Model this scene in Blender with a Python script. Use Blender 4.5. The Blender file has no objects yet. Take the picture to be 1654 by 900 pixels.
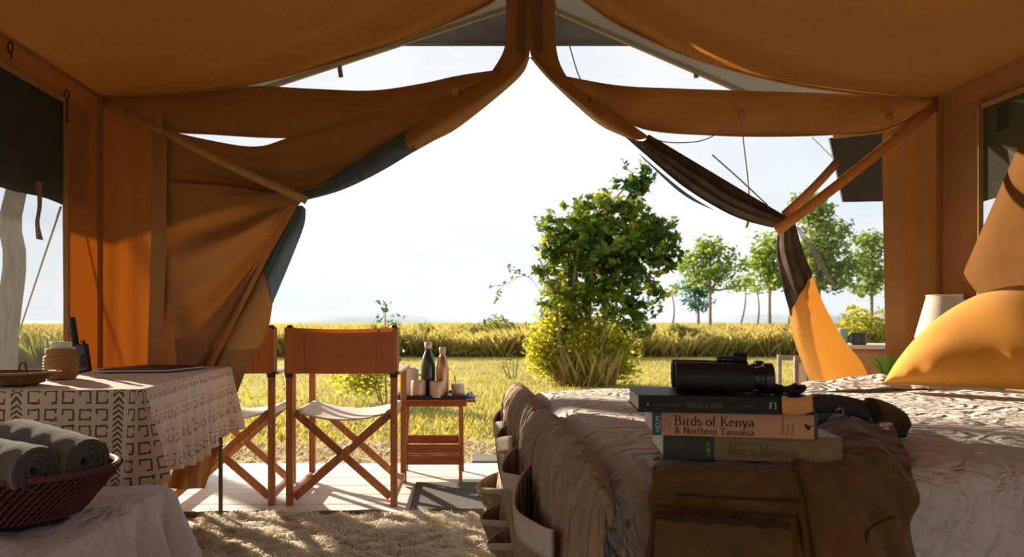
import bpy, math, random
import numpy as np
from mathutils import Vector, Matrix
random.seed(11)
rng = np.random.default_rng(11)
PI = math.pi
scene = bpy.context.scene
COL = scene.collection

# ------------------------------------------------------------------ camera
F, CX, CY, HC = 1100.0, 730.0, 520.0, 0.92      # focal length in pixels, vanishing point, eye height
cam_d = bpy.data.cameras.new('camera')
cam = bpy.data.objects.new('camera', cam_d)
COL.objects.link(cam)
cam.location = (0, 0, HC)
cam.rotation_euler = (PI / 2, 0, 0)
cam_d.sensor_width = 36.0
cam_d.lens = 36.0 * F / 1654.0
cam_d.shift_x = (827 - CX) / 1654.0
cam_d.shift_y = (CY - 450) / 1654.0
cam_d.clip_start = 0.02
cam_d.clip_end = 3000
cam_d.dof.use_dof = True
cam_d.dof.focus_distance = 2.2
cam_d.dof.aperture_fstop = 5.0
scene.camera = cam

# ------------------------------------------------------------------ light and exposure
scene.view_settings.view_transform = 'Standard'
scene.view_settings.look = 'None'
scene.view_settings.gamma = 1.0
scene.view_settings.use_curve_mapping = False
scene.view_settings.exposure = 0.93
world = bpy.data.worlds.new('hazy_sky')
scene.world = world
world.use_nodes = True
wn, wl = world.node_tree.nodes, world.node_tree.links
wn.clear()
w_out = wn.new('ShaderNodeOutputWorld')
w_bg = wn.new('ShaderNodeBackground')
w_tc = wn.new('ShaderNodeTexCoord')
w_map = wn.new('ShaderNodeMapping')
w_map.inputs['Scale'].default_value = (1.0, 1.0, 2.6)
w_no = wn.new('ShaderNodeTexNoise')
w_no.inputs['Scale'].default_value = 2.3
w_no.inputs['Detail'].default_value = 6
w_no.inputs['Roughness'].default_value = 0.55
w_rmp = wn.new('ShaderNodeValToRGB')
w_rmp.color_ramp.elements[0].position = 0.36
w_rmp.color_ramp.elements[0].color = (0.76, 0.87, 0.95, 1)
w_rmp.color_ramp.elements[1].position = 0.60
w_rmp.color_ramp.elements[1].color = (0.97, 0.98, 1.0, 1)
wl.new(w_tc.outputs['Generated'], w_map.inputs['Vector'])
wl.new(w_map.outputs['Vector'], w_no.inputs['Vector'])
wl.new(w_no.outputs['Fac'], w_rmp.inputs['Fac'])
wl.new(w_rmp.outputs['Color'], w_bg.inputs['Color'])
wl.new(w_bg.outputs['Background'], w_out.inputs['Surface'])
w_bg.inputs['Strength'].default_value = 0.64

SUN_DIR = Vector((-0.69, 0.72, 0.29)).normalized()     # towards the sun
sun_d = bpy.data.lights.new('sun', 'SUN')
sun_d.energy = 7.5
sun_d.color = (1.0, 0.86, 0.66)
sun_d.angle = math.radians(0.9)
sun = bpy.data.objects.new('sun', sun_d)
COL.objects.link(sun)
sun.rotation_euler = SUN_DIR.to_track_quat('Z', 'Y').to_euler()
sun.location = (-8, 8, 6)

# ------------------------------------------------------------------ helpers
def P(x, y, Y):
    """point seen at photo pixel (x, y) standing Y metres in front of the camera"""
    return Vector(((x - CX) * Y / F, Y, HC - (y - CY) * Y / F))

WL = {}          # world position of every object's origin

def tag(o, label=None, cat=None, group=None, kind=None):
    if label: o['label'] = label
    if cat: o['category'] = cat
    if group: o['group'] = group
    if kind: o['kind'] = kind
    return o

def thing(name, label, cat, loc=(0, 0, 0), group=None):
    o = bpy.data.objects.new(name, None)
    o.empty_display_size = 0.05
    COL.objects.link(o)
    o.location = loc
    WL[o] = Vector(loc)
    return tag(o, label, cat, group)

class MB:
    def __init__(self):
        self.v, self.f, self.uv = [], [], None
    def add(self, vs, fs):
        b = len(self.v)
        self.v += [Vector(p) for p in vs]
        self.f += [tuple(i + b for i in f) for f in fs]
        return self
    def box(self, lo, hi):
        x0, y0, z0 = lo; x1, y1, z1 = hi
        return self.add([(x0,y0,z0),(x1,y0,z0),(x1,y1,z0),(x0,y1,z0),(x0,y0,z1),(x1,y0,z1),(x1,y1,z1),(x0,y1,z1)],
                        [(0,3,2,1),(4,5,6,7),(0,1,5,4),(1,2,6,5),(2,3,7,6),(3,0,4,7)])
    def beam(self, p, q, w, h, up=(0, 0, 1)):
        p, q = Vector(p), Vector(q)
        d = (q - p).normalized()
        s = d.cross(Vector(up))
        if s.length < 1e-4: s = d.cross(Vector((0, 1, 0)))
        s.normalize(); u = s.cross(d)
        vs = []
        for c in (p, q):
            for a, b in ((-1,-1),(1,-1),(1,1),(-1,1)):
                vs.append(c + s * (a * w / 2) + u * (b * h / 2))
        return self.add(vs, [(0,1,2,3),(7,6,5,4),(0,4,5,1),(1,5,6,2),(2,6,7,3),(3,7,4,0)])
    def tube(self, path, r, n=8, closed=False):
        path = [Vector(p) for p in path]
        m = len(path)
        rr = r if isinstance(r, (list, tuple)) else [r] * m
        vs = []
        prev = None
        for i, p in enumerate(path):
            a = path[(i - 1) % m] if (i > 0 or closed) else p
            b = path[(i + 1) % m] if (i < m - 1 or closed) else p
            d = (b - a).normalized()
            if prev is None:
                s = d.cross(Vector((0, 0, 1)))
                if s.length < 1e-3: s = d.cross(Vector((0, 1, 0)))
            else:
                s = prev - d * prev.dot(d)
            s.normalize(); prev = s
            u = s.cross(d)
            for k in range(n):
                t = 2 * PI * k / n
                vs.append(p + (s * math.cos(t) + u * math.sin(t)) * rr[i])
        fs = []
        for i in range(m if closed else m - 1):
            for k in range(n):
                a, b = i * n, ((i + 1) % m) * n
                fs.append((a + k, b + k, b + (k + 1) % n, a + (k + 1) % n))
        if not closed:
            fs.append(tuple(range(n)))
            fs.append(tuple(reversed(range((m - 1) * n, m * n))))
        return self.add(vs, fs)
    def lathe(self, prof, c=(0, 0, 0), n=28, axis='Z', sx=1.0, sy=1.0):
        c = Vector(c); vs = []
        for r, z in prof:
            for k in range(n):
                t = 2 * PI * k / n
                a, b = r * math.cos(t) * sx, r * math.sin(t) * sy
                vs.append(c + (Vector((a, b, z)) if axis == 'Z' else Vector((z, a, b))))
        fs = []
        for i in range(len(prof) - 1):
            for k in range(n):
                fs.append((i*n + k, i*n + (k+1) % n, (i+1)*n + (k+1) % n, (i+1)*n + k))
        if prof[0][0] > 1e-4: fs.append(tuple(reversed(range(n))))
        if prof[-1][0] > 1e-4: fs.append(tuple(range((len(prof)-1)*n, len(prof)*n)))
        return self.add(vs, fs)
    def grid(self, fn, nu, nv, closed_u=False):
        vs = [fn(i / nu, j / nv) for j in range(nv + 1) for i in range(nu if closed_u else nu + 1)]
        w = nu if closed_u else nu + 1
        fs = []
        for j in range(nv):
            for i in range(nu):
                a, b = j * w + i, j * w + (i + 1) % w
                fs.append((a, b, b + w, a + w))
        return self.add(vs, fs)
    def poly(self, pts):
        return self.add(pts, [tuple(range(len(pts)))])
    def build(self, name, mat, parent=None, smooth=True, origin=None, bevel=0, sub=0, solid=0, angle=40):
        if parent is not None: o0 = WL[parent]
        elif origin is not None: o0 = Vector(origin)
        else:
            xs = [p.x for p in self.v]; ys = [p.y for p in self.v]; zs = [p.z for p in self.v]
            o0 = Vector(((min(xs)+max(xs))/2, (min(ys)+max(ys))/2, min(zs)))
        me = bpy.data.meshes.new(name)
        me.from_pydata([tuple(p - o0) for p in self.v], [], self.f)
        me.validate()
        if self.uv:
            ul = me.uv_layers.new(name='UVMap')
            for lp in me.loops: ul.data[lp.index].uv = self.uv[lp.vertex_index]
        me.update()
        o = bpy.data.objects.new(name, me)
        COL.objects.link(o)
        mats = mat if isinstance(mat, (list, tuple)) else [mat]
        for m in mats: me.materials.append(m)
        if smooth:
            me.polygons.foreach_set('use_smooth', [True] * len(me.polygons))
            if angle < 180:
                try: me.set_sharp_from_angle(angle=math.radians(angle))
                except Exception: pass
        if solid:
            md = o.modifiers.new('thickness', 'SOLIDIFY'); md.thickness = solid; md.offset = 0
        if bevel:
            md = o.modifiers.new('bevel', 'BEVEL'); md.width = bevel; md.segments = 2; md.limit_method = 'ANGLE'
        if sub:
            md = o.modifiers.new('sub', 'SUBSURF'); md.levels = sub; md.render_levels = sub
        if parent is not None:
            o.parent = parent; WL[o] = o0
        else:
            o.location = o0; WL[o] = o0
        return o

def cr(pts, n):
    """smooth resampling of a polyline to n points, evenly along its length"""
    pts = [Vector(p) for p in pts]
    if len(pts) == 1: return [pts[0].copy() for _ in range(n)]
    dense = []
    m = len(pts)
    for i in range(m - 1):
        p0 = pts[i-1] if i > 0 else pts[i] * 2 - pts[i+1]
        p1, p2 = pts[i], pts[i+1]
        p3 = pts[i+2] if i + 2 < m else pts[i+1] * 2 - pts[i]
        for k in range(12):
            t = k / 12.0
            dense.append(0.5 * ((2*p1) + (p2-p0)*t + (2*p0-5*p1+4*p2-p3)*t*t + (3*p1-p0-3*p2+p3)*t*t*t))
    dense.append(pts[-1])
    L = [0.0]
    for a, b in zip(dense, dense[1:]): L.append(L[-1] + (b - a).length)
    out, j = [], 0
    for i in range(n):
        s = L[-1] * i / (n - 1)
        while j < len(L) - 2 and L[j+1] < s: j += 1
        d = L[j+1] - L[j]
        out.append(dense[j].lerp(dense[j+1], 0 if d < 1e-9 else min(1, max(0, (s - L[j]) / d))))
    return out

def loft(mb, rows, nu, nv, disp=None):
    """smooth sheet through rows of 3D points; disp(u, v) gives an offset"""
    rs = [cr(r, nu) for r in rows]
    cols = []
    for i in range(nu):
        pts = [r[i] for r in rs]
        m = len(pts); c = []
        for j in range(nv):
            s = (m - 1) * j / (nv - 1); k = min(int(s), m - 2); t = s - k
            p0 = pts[k-1] if k > 0 else pts[k] * 2 - pts[k+1]
            p1, p2 = pts[k], pts[k+1]
            p3 = pts[k+2] if k + 2 < m else pts[k+1] * 2 - pts[k]
            q = 0.5 * ((2*p1) + (p2-p0)*t + (2*p0-5*p1+4*p2-p3)*t*t + (3*p1-p0-3*p2+p3)*t*t*t)
            if disp: q = q + disp(i / (nu - 1), j / (nv - 1))
            c.append(q)
        cols.append(c)
    vs = [cols[i][j] for j in range(nv) for i in range(nu)]
    fs = [(j*nu+i, j*nu+i+1, (j+1)*nu+i+1, (j+1)*nu+i) for j in range(nv-1) for i in range(nu-1)]
    return mb.add(vs, fs)

def px(pts, Y=None):
    return [P(p[0], p[1], p[2] if len(p) > 2 else Y) for p in pts]

def array_mesh(name, verts, faces, mat, origin=(0, 0, 0), parent=None, smooth=False):
    """big meshes from numpy arrays (n,3) and (m,k)"""
    me = bpy.data.meshes.new(name)
    o0 = Vector(origin) if parent is None else WL[parent]
    verts = np.asarray(verts, dtype=np.float32) - np.array(o0, dtype=np.float32)
    faces = np.asarray(faces, dtype=np.int32)
    m, k = faces.shape
    me.vertices.add(len(verts)); me.vertices.foreach_set('co', verts.ravel())
    me.loops.add(m * k); me.loops.foreach_set('vertex_index', faces.ravel())
    me.polygons.add(m)
    me.polygons.foreach_set('loop_start', np.arange(m, dtype=np.int32) * k)
    me.update(calc_edges=True)
    me.validate()
    if smooth: me.polygons.foreach_set('use_smooth', [True] * m)
    me.materials.append(mat)
    o = bpy.data.objects.new(name, me)
    COL.objects.link(o)
    if parent is not None: o.parent = parent
    else: o.location = o0
    WL[o] = o0
    return o

# ------------------------------------------------------------------ materials
def srgb(r, g, b):
    f = lambda c: (c/255)/12.92 if c/255 <= 0.04045 else ((c/255+0.055)/1.055)**2.4
    return (f(r), f(g), f(b), 1)

def mat(name, c1, c2=None, scale=6.0, rough=0.8, bump=0.0, bscale=80.0, transl=0.0, tcol=None, transp=0.0,
        metal=0.0, spec=0.3, stretch=(1, 1, 1), detail=4.0, bump2=0.0, b2scale=12.0, bdist=0.01, sheen=0.0, contrast=(0.3, 0.7)):
    m = bpy.data.materials.new(name)
    m.use_nodes = True
    n, l = m.node_tree.nodes, m.node_tree.links
    n.clear()
    out = n.new('ShaderNodeOutputMaterial')
    b = n.new('ShaderNodeBsdfPrincipled')
    b.inputs['Roughness'].default_value = rough
    b.inputs['Metallic'].default_value = metal
    b.inputs['Specular IOR Level'].default_value = spec
    if sheen: b.inputs['Sheen Weight'].default_value = sheen
    tc = n.new('ShaderNodeTexCoord')
    mp = n.new('ShaderNodeMapping'); mp.inputs['Scale'].default_value = stretch
    l.new(tc.outputs['Object'], mp.inputs['Vector'])
    c1 = tuple(c1) if len(c1) == 4 else tuple(c1) + (1,)
    col = None
    if c2 is not None:
        c2 = tuple(c2) if len(c2) == 4 else tuple(c2) + (1,)
        no = n.new('ShaderNodeTexNoise'); no.inputs['Scale'].default_value = scale; no.inputs['Detail'].default_value = detail
        l.new(mp.outputs['Vector'], no.inputs['Vector'])
        rp = n.new('ShaderNodeValToRGB')
        rp.color_ramp.elements[0].position = contrast[0]; rp.color_ramp.elements[0].color = c1
        rp.color_ramp.elements[1].position = contrast[1]; rp.color_ramp.elements[1].color = c2
        l.new(no.outputs['Fac'], rp.inputs['Fac'])
        col = rp.outputs['Color']
        l.new(col, b.inputs['Base Color'])
    else:
        b.inputs['Base Color'].default_value = c1
    nrm = None
    if bump:
        nb = n.new('ShaderNodeTexNoise'); nb.inputs['Scale'].default_value = bscale; nb.inputs['Detail'].default_value = 3
        l.new(mp.outputs['Vector'], nb.inputs['Vector'])
        bp = n.new('ShaderNodeBump'); bp.inputs['Strength'].default_value = bump; bp.inputs['Distance'].default_value = bdist
        l.new(nb.outputs['Fac'], bp.inputs['Height'])
        nrm = bp.outputs['Normal']
    if bump2:
        nb = n.new('ShaderNodeTexNoise'); nb.inputs['Scale'].default_value = b2scale; nb.inputs['Detail'].default_value = 2
        l.new(mp.outputs['Vector'], nb.inputs['Vector'])
        bp = n.new('ShaderNodeBump'); bp.inputs['Strength'].default_value = bump2; bp.inputs['Distance'].default_value = 0.05
        l.new(nb.outputs['Fac'], bp.inputs['Height'])
        if nrm: l.new(nrm, bp.inputs['Normal'])
        nrm = bp.outputs['Normal']
    if nrm: l.new(nrm, b.inputs['Normal'])
    sh = b.outputs['BSDF']
    if transl:
        t = n.new('ShaderNodeBsdfTranslucent')
        if tcol is not None: t.inputs['Color'].default_value = tuple(tcol)[:3] + (1,)
        elif col: l.new(col, t.inputs['Color'])
        else: t.inputs['Color'].default_value = c1
        if nrm: l.new(nrm, t.inputs['Normal'])
        mx = n.new('ShaderNodeMixShader'); mx.inputs['Fac'].default_value = transl
        l.new(sh, mx.inputs[1]); l.new(t.outputs['BSDF'], mx.inputs[2]); sh = mx.outputs['Shader']
    if transp:
        t = n.new('ShaderNodeBsdfTransparent')
        mx = n.new('ShaderNodeMixShader'); mx.inputs['Fac'].default_value = transp
        l.new(sh, mx.inputs[1]); l.new(t.outputs['BSDF'], mx.inputs[2]); sh = mx.outputs['Shader']
    l.new(sh, out.inputs['Surface'])
    return m

M = {}
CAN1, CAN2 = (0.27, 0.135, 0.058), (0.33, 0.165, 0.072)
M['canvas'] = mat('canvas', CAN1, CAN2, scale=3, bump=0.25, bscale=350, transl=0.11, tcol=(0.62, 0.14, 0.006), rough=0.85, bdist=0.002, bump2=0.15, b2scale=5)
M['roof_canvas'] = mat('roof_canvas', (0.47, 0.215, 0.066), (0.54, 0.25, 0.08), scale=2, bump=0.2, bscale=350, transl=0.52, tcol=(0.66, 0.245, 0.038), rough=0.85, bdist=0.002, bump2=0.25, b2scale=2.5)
M['canvas_thick'] = mat('canvas_thick', (0.24, 0.125, 0.058), (0.30, 0.155, 0.072), scale=3, bump=0.25, bscale=300, transl=0.05, tcol=(0.5, 0.16, 0.02), rough=0.85, bdist=0.002, bump2=0.2, b2scale=7)
M['canvas_dull'] = mat('canvas_dull', (0.30, 0.15, 0.06), (0.36, 0.19, 0.075), scale=4, bump=0.25, bscale=300, transl=0.04, tcol=(0.4, 0.17, 0.03), rough=0.9, bdist=0.002, bump2=0.3, b2scale=7)
M['side_curtain'] = mat('side_curtain_canvas', (0.13, 0.058, 0.018), (0.165, 0.074, 0.024), scale=4, bump=0.25, bscale=300, rough=0.95, bdist=0.002, spec=0.05)  # curtain canvas darkened so it looks out of the sun
M['zip_brown'] = mat('zip_flap_canvas', (0.13, 0.072, 0.04), (0.17, 0.092, 0.05), scale=5, rough=0.9)
M['canvas_double'] = mat('double_canvas', (0.25, 0.125, 0.05), (0.31, 0.155, 0.062), scale=3, bump=0.25, bscale=300, transl=0.035, tcol=(0.5, 0.18, 0.03), rough=0.85, bdist=0.002, bump2=0.2, b2scale=7)  # canvas copy with sun glow dimmed so the right side looks shaded
M['hem_canvas'] = mat('hem_canvas', (0.34, 0.19, 0.09), (0.38, 0.22, 0.10), scale=5, bump=0.2, bscale=300, rough=0.9, bdist=0.002)
M['webbing'] = mat('webbing', (0.37, 0.22, 0.10), (0.44, 0.27, 0.13), scale=30, bump=0.3, bscale=400, rough=0.9, bdist=0.001)
M['orange_webbing'] = mat('orange_webbing', (0.48, 0.20, 0.06), (0.55, 0.25, 0.08), scale=30, bump=0.3, bscale=400, rough=0.9, bdist=0.001)
M['fly'] = mat('fly_cloth', (0.10, 0.085, 0.068), (0.13, 0.11, 0.088), scale=4, bump=0.2, bscale=250, transl=0.32, tcol=(0.44, 0.34, 0.23), rough=0.9, bdist=0.002)
M['grey_net'] = mat('grey_net', (0.06, 0.055, 0.05), (0.09, 0.08, 0.07), scale=90, transl=0.15, tcol=(0.2, 0.18, 0.15), rough=0.9, transp=0.30)
M['blue_net'] = mat('blue_net', (0.06, 0.082, 0.10), (0.10, 0.13, 0.155), scale=40, transl=0.06, tcol=(0.12, 0.17, 0.20), rough=1.0, spec=0.0, bump=0.3, bscale=200, bdist=0.002)
M['dark_net'] = mat('dark_net', (0.055, 0.045, 0.038), (0.11, 0.088, 0.07), scale=14, rough=1.0, spec=0.0, bump=0.3, bscale=200, bdist=0.002)
M['net'] = mat('mosquito_net', (0.03, 0.03, 0.03), None, transl=0.3, tcol=(0.05, 0.05, 0.05), rough=0.9, transp=0.80)
M['net_side'] = mat('side_window_net', (0.08, 0.078, 0.07), (0.14, 0.135, 0.125), scale=40, stretch=(1, 6, 0.3), transl=0.4, tcol=(0.14, 0.135, 0.125), rough=0.9, transp=0.70)
M['dark_flap'] = mat('dark_flap', (0.012, 0.013, 0.011), (0.03, 0.03, 0.025), scale=8, rough=0.7, transl=0.05, tcol=(0.1, 0.1, 0.07))
M['olive_flap'] = mat('olive_flap', (0.06, 0.052, 0.032), (0.09, 0.078, 0.048), scale=8, rough=0.8, transl=0.15, tcol=(0.2, 0.17, 0.08))
M['floor'] = mat('groundsheet', (0.42, 0.40, 0.38), (0.5, 0.48, 0.45), scale=5, rough=0.8)
M['deck'] = mat('deck_board', (0.62, 0.60, 0.58), (0.74, 0.73, 0.71), scale=5, stretch=(0.5, 5, 5), rough=0.75, bump=0.2, bscale=20)
M['plank_grey'] = mat('grey_plank', (0.13, 0.12, 0.115), (0.2, 0.18, 0.17), scale=5, stretch=(0.5, 5, 5), rough=0.85, bump=0.3, bscale=20)
M['door_mat'] = mat('door_mat_fibre', (0.10, 0.095, 0.09), (0.20, 0.19, 0.175), scale=120, rough=1.0, bump=1.0, bscale=300)
M['pole'] = mat('pole_sleeve', (0.30, 0.25, 0.19), (0.36, 0.30, 0.23), scale=6, rough=0.85)
M['awning'] = mat('awning_cloth', (0.085, 0.072, 0.06), (0.11, 0.095, 0.08), scale=4, rough=0.95, spec=0.05)
M['wood'] = mat('chair_wood', (0.28, 0.098, 0.026), (0.44, 0.17, 0.050), scale=7, stretch=(8, 8, 0.8), rough=0.45, bump=0.1, bscale=60, spec=0.4)
M['wood_h'] = mat('table_wood', (0.24, 0.065, 0.022), (0.36, 0.105, 0.035), scale=7, stretch=(0.8, 8, 8), rough=0.45, bump=0.1, bscale=60, spec=0.4)
M['wood_top'] = mat('arm_wood', (0.40, 0.24, 0.14), (0.5, 0.32, 0.2), scale=7, stretch=(8, 0.8, 8), rough=0.35, spec=0.5)
M['leather'] = mat('tan_leather', (0.36, 0.125, 0.034), (0.44, 0.16, 0.048), scale=5, rough=0.6, transl=0.12, tcol=(0.6, 0.13, 0.015), bump=0.15, bscale=150, bdist=0.003)
M['seat_cloth'] = mat('seat_canvas', (0.62, 0.56, 0.50), (0.70, 0.65, 0.6), scale=6, rough=0.85, transl=0.2, bump=0.2, bscale=300, bdist=0.002)
M['dark_cap'] = mat('dark_cap', (0.03, 0.02, 0.015), None, rough=0.5)
M['brass'] = mat('brass', (0.5, 0.36, 0.16), None, rough=0.35, metal=1.0)
M['steel'] = mat('steel', (0.55, 0.54, 0.52), None, rough=0.3, metal=1.0)
M['green_metal'] = mat('green_painted_metal', (0.10, 0.12, 0.05), (0.14, 0.16, 0.07), scale=12, rough=0.5)
M['bottle_green'] = mat('dark_green_enamel', (0.012, 0.03, 0.028), (0.018, 0.045, 0.04), scale=3, rough=0.25, spec=0.6)
M['bottle_copper'] = mat('copper_steel', (0.40, 0.26, 0.17), (0.46, 0.31, 0.21), scale=3, rough=0.33, metal=0.8)
M['cup_tan'] = mat('brushed_cup', (0.52, 0.38, 0.29), (0.58, 0.44, 0.34), scale=3, rough=0.4, metal=0.3)
M['enamel'] = mat('white_enamel', (0.55, 0.53, 0.5), None, rough=0.35)
M['tray'] = mat('dark_tray', (0.025, 0.02, 0.03), (0.04, 0.03, 0.045), scale=10, rough=0.4)
M['blue_cloth'] = mat('blue_cloth', (0.05, 0.17, 0.45), (0.35, 0.45, 0.6), scale=60, rough=0.9, contrast=(0.45, 0.55))
M['quilt'] = None
M['khaki'] = mat('khaki_canvas', (0.27, 0.185, 0.115), (0.33, 0.235, 0.15), scale=6, rough=0.9, bump=0.25, bscale=250, bdist=0.003, bump2=1.0, b2scale=24, stretch=(1, 1.6, 0.45))
M['khaki_hem'] = mat('pale_hem', (0.42, 0.36, 0.27), (0.48, 0.41, 0.32), scale=10, rough=0.9, bump=0.2, bscale=250, bdist=0.003)
M['pants'] = mat('brown_drill', (0.095, 0.045, 0.009), (0.145, 0.070, 0.015), scale=6, rough=0.85, bump=0.3, bscale=300, bdist=0.002, bump2=0.7, b2scale=16, sheen=0.1)
M['pants_dark'] = mat('dark_brown_drill', (0.032, 0.018, 0.007), (0.045, 0.024, 0.010), scale=6, rough=0.9)
M['yellow'] = mat('mustard_pillow', (0.60, 0.255, 0.03), (0.66, 0.29, 0.038), scale=4, rough=0.8, bump=0.15, bscale=300, bdist=0.002, transl=0.08, sheen=0.15)
M['curtain_sunlit'] = mat('sunlit_curtain_canvas', (0.56, 0.27, 0.055), (0.62, 0.31, 0.07), scale=4, rough=0.85, bump=0.2, bscale=300, bdist=0.002, transl=0.2, tcol=(0.65, 0.25, 0.03))  # yellow of the falling sun put into the lower curtain's colour
M['sheet'] = mat('pink_sheet', (0.68, 0.47, 0.36), (0.74, 0.54, 0.43), scale=6, rough=0.9, transl=0.12)
M['shade'] = mat('lamp_shade', (0.74, 0.70, 0.62), (0.80, 0.76, 0.68), scale=20, rough=0.8, transl=0.35)
M['rubber'] = mat('black_rubber', (0.012, 0.012, 0.013), (0.02, 0.02, 0.021), scale=30, rough=0.55, bump=0.2, bscale=300, bdist=0.002)
M['black'] = mat('black_plastic', (0.01, 0.01, 0.011), None, rough=0.35, spec=0.5)
M['strap_black'] = mat('black_strap', (0.014, 0.014, 0.015), (0.022, 0.022, 0.022), scale=60, rough=0.8, bump=0.2, bscale=300, bdist=0.002)
M['paper'] = mat('page_edges', (0.62, 0.57, 0.48), (0.72, 0.67, 0.58), scale=30, stretch=(1, 1, 40), rough=0.9)
M['bk_black'] = mat('black_cover', (0.007, 0.008, 0.009), (0.011, 0.011, 0.012), scale=6, rough=0.5, spec=0.25)
M['bk_tan'] = mat('tan_cover', (0.44, 0.23, 0.115), (0.50, 0.27, 0.14), scale=10, rough=0.4)
M['bk_blue'] = mat('blue_cover', (0.004, 0.055, 0.10), None, rough=0.4)
M['bk_olive'] = mat('olive_tan_cover', (0.15, 0.098, 0.04), (0.22, 0.145, 0.06), scale=25, rough=0.45)
M['bk_green'] = mat('dark_green_cover', (0.022, 0.025, 0.018), (0.03, 0.033, 0.024), scale=20, rough=0.5)
M['bk_teal'] = mat('teal_edge', (0.015, 0.05, 0.055), None, rough=0.4)
M['ink'] = mat('black_ink', (0.018, 0.014, 0.014), None, rough=0.6)
M['ink_red'] = mat('red_ink', (0.32, 0.10, 0.06), None, rough=0.6)
M['ink_grey'] = mat('grey_ink', (0.13, 0.125, 0.12), None, rough=0.6)
M['ink_white'] = mat('white_ink', (0.5, 0.5, 0.48), None, rough=0.6)
M['ink_brown'] = mat('brown_ink', (0.10, 0.055, 0.025), None, rough=0.6)
M['ink_gold'] = mat('gold_ink', (0.30, 0.27, 0.12), None, rough=0.6)
M['orange_label'] = mat('orange_paper', (0.58, 0.27, 0.09), (0.63, 0.31, 0.11), scale=20, rough=0.7)
M['towel'] = mat('grey_towel', (0.060, 0.051, 0.040), (0.115, 0.098, 0.078), scale=40, rough=1.0, bump=1.0, bscale=260, bdist=0.006, sheen=0.3)
M['basket_dark'] = mat('basket_dark', (0.016, 0.007, 0.011), (0.028, 0.012, 0.018), scale=60, rough=0.8, bump=0.6, bscale=120)
M['basket_red'] = mat('basket_red', (0.075, 0.018, 0.02), (0.13, 0.032, 0.03), scale=60, rough=0.7)
M['basket_rim'] = mat('basket_rim', (0.10, 0.045, 0.07), (0.14, 0.07, 0.10), scale=60, rough=0.7)
M['wicker'] = mat('wicker', (0.12, 0.05, 0.018), (0.26, 0.13, 0.05), scale=70, rough=0.7, bump=0.6, bscale=150)
M['rattan'] = mat('fine_rattan', (0.34, 0.165, 0.06), (0.45, 0.23, 0.09), scale=60, stretch=(1, 1, 5), rough=0.7, bump=0.6, bscale=140)
M['glass_lid'] = mat('cloudy_glass', (0.62, 0.66, 0.58), (0.75, 0.78, 0.72), scale=40, rough=0.25, transl=0.3)
M['cover'] = mat('lilac_cover', (0.58, 0.53, 0.515), (0.66, 0.615, 0.60), scale=5, rough=0.8, bump=0.7, bscale=30, bdist=0.02, bump2=0.9, b2scale=11, stretch=(1.5, 0.7, 0.6))
M['notebook'] = mat('dark_notebook', (0.035, 0.03, 0.035), None, rough=0.5)
M['rope'] = mat('rope', (0.22, 0.19, 0.16), (0.3, 0.26, 0.22), scale=80, rough=0.9)
M['rope_orange'] = mat('orange_cord', (0.40, 0.14, 0.04), None, rough=0.8)
M['bark'] = mat('bark', (0.17, 0.12, 0.08), (0.28, 0.21, 0.15), scale=8, stretch=(4, 4, 0.7), rough=0.95, bump=0.6, bscale=20)
M['pale_bark'] = mat('pale_bark', (0.20, 0.16, 0.13), (0.30, 0.25, 0.21), scale=6, stretch=(4, 4, 0.7), rough=0.95, bump=0.4, bscale=20)
M['leaf'] = mat('bush_leaf', (0.028, 0.075, 0.012), (0.19, 0.26, 0.022), scale=2.2, rough=0.5, transl=0.5, contrast=(0.4, 0.6))
M['leaf_low'] = mat('yellow_green_leaf', (0.12, 0.17, 0.015), (0.26, 0.27, 0.03), scale=2.5, rough=0.6, transl=0.5, tcol=(0.70, 0.62, 0.05), contrast=(0.4, 0.6))
M['leaf_tree'] = mat('tree_leaf', (0.06, 0.14, 0.04), (0.16, 0.24, 0.05), scale=0.7, rough=0.7, transl=0.5, tcol=(0.34, 0.44, 0.07), contrast=(0.35, 0.65))
M['leaf_teal'] = mat('teal_leaf', (0.03, 0.10, 0.09), (0.06, 0.15, 0.12), scale=0.7, rough=0.7, transl=0.4, tcol=(0.1, 0.26, 0.16))
M['plant_leaf'] = mat('house_plant_leaf', (0.10, 0.24, 0.03), (0.16, 0.34, 0.04), scale=9, rough=0.45, transl=0.35)
M['dry_grass'] = mat('dry_grass', (0.34, 0.22, 0.07), (0.50, 0.38, 0.12), scale=3, rough=0.8, transl=0.45, tcol=(0.68, 0.48, 0.12))
M['lawn_blade'] = mat('lawn_blade', (0.17, 0.155, 0.03), (0.33, 0.27, 0.07), scale=0.9, rough=0.8, transl=0.45, tcol=(0.52, 0.43, 0.07), contrast=(0.4, 0.6))
M['tall_blade'] = mat('tall_blade', (0.13, 0.14, 0.03), (0.42, 0.33, 0.10), scale=0.22, rough=0.8, transl=0.5, tcol=(0.46, 0.36, 0.09), contrast=(0.4, 0.6))
M['shrub_blade'] = mat('shrub_blade', (0.09, 0.11, 0.025), (0.19, 0.18, 0.04), scale=1.5, rough=0.8, transl=0.4, tcol=(0.38, 0.36, 0.06))
M['straw'] = mat('straw', (0.50, 0.40, 0.26), (0.66, 0.56, 0.40), scale=4, rough=0.85, transl=0.3)
M['ground'] = mat('ground_soil', (0.19, 0.17, 0.03), (0.36, 0.30, 0.06), scale=0.5, rough=0.95, bump=0.5, bscale=8, detail=8, contrast=(0.38, 0.62))
M['hill'] = mat('hazy_hill', (0.30, 0.36, 0.40), (0.36, 0.42, 0.45), scale=0.02, rough=1.0)  # distance haze mixed into the hills' base colour
M['rug'] = mat('cream_shag', (0.84, 0.77, 0.64), (0.90, 0.86, 0.77), scale=9, rough=0.95, transl=0.4, tcol=(0.85, 0.76, 0.6), contrast=(0.4, 0.6))
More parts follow.
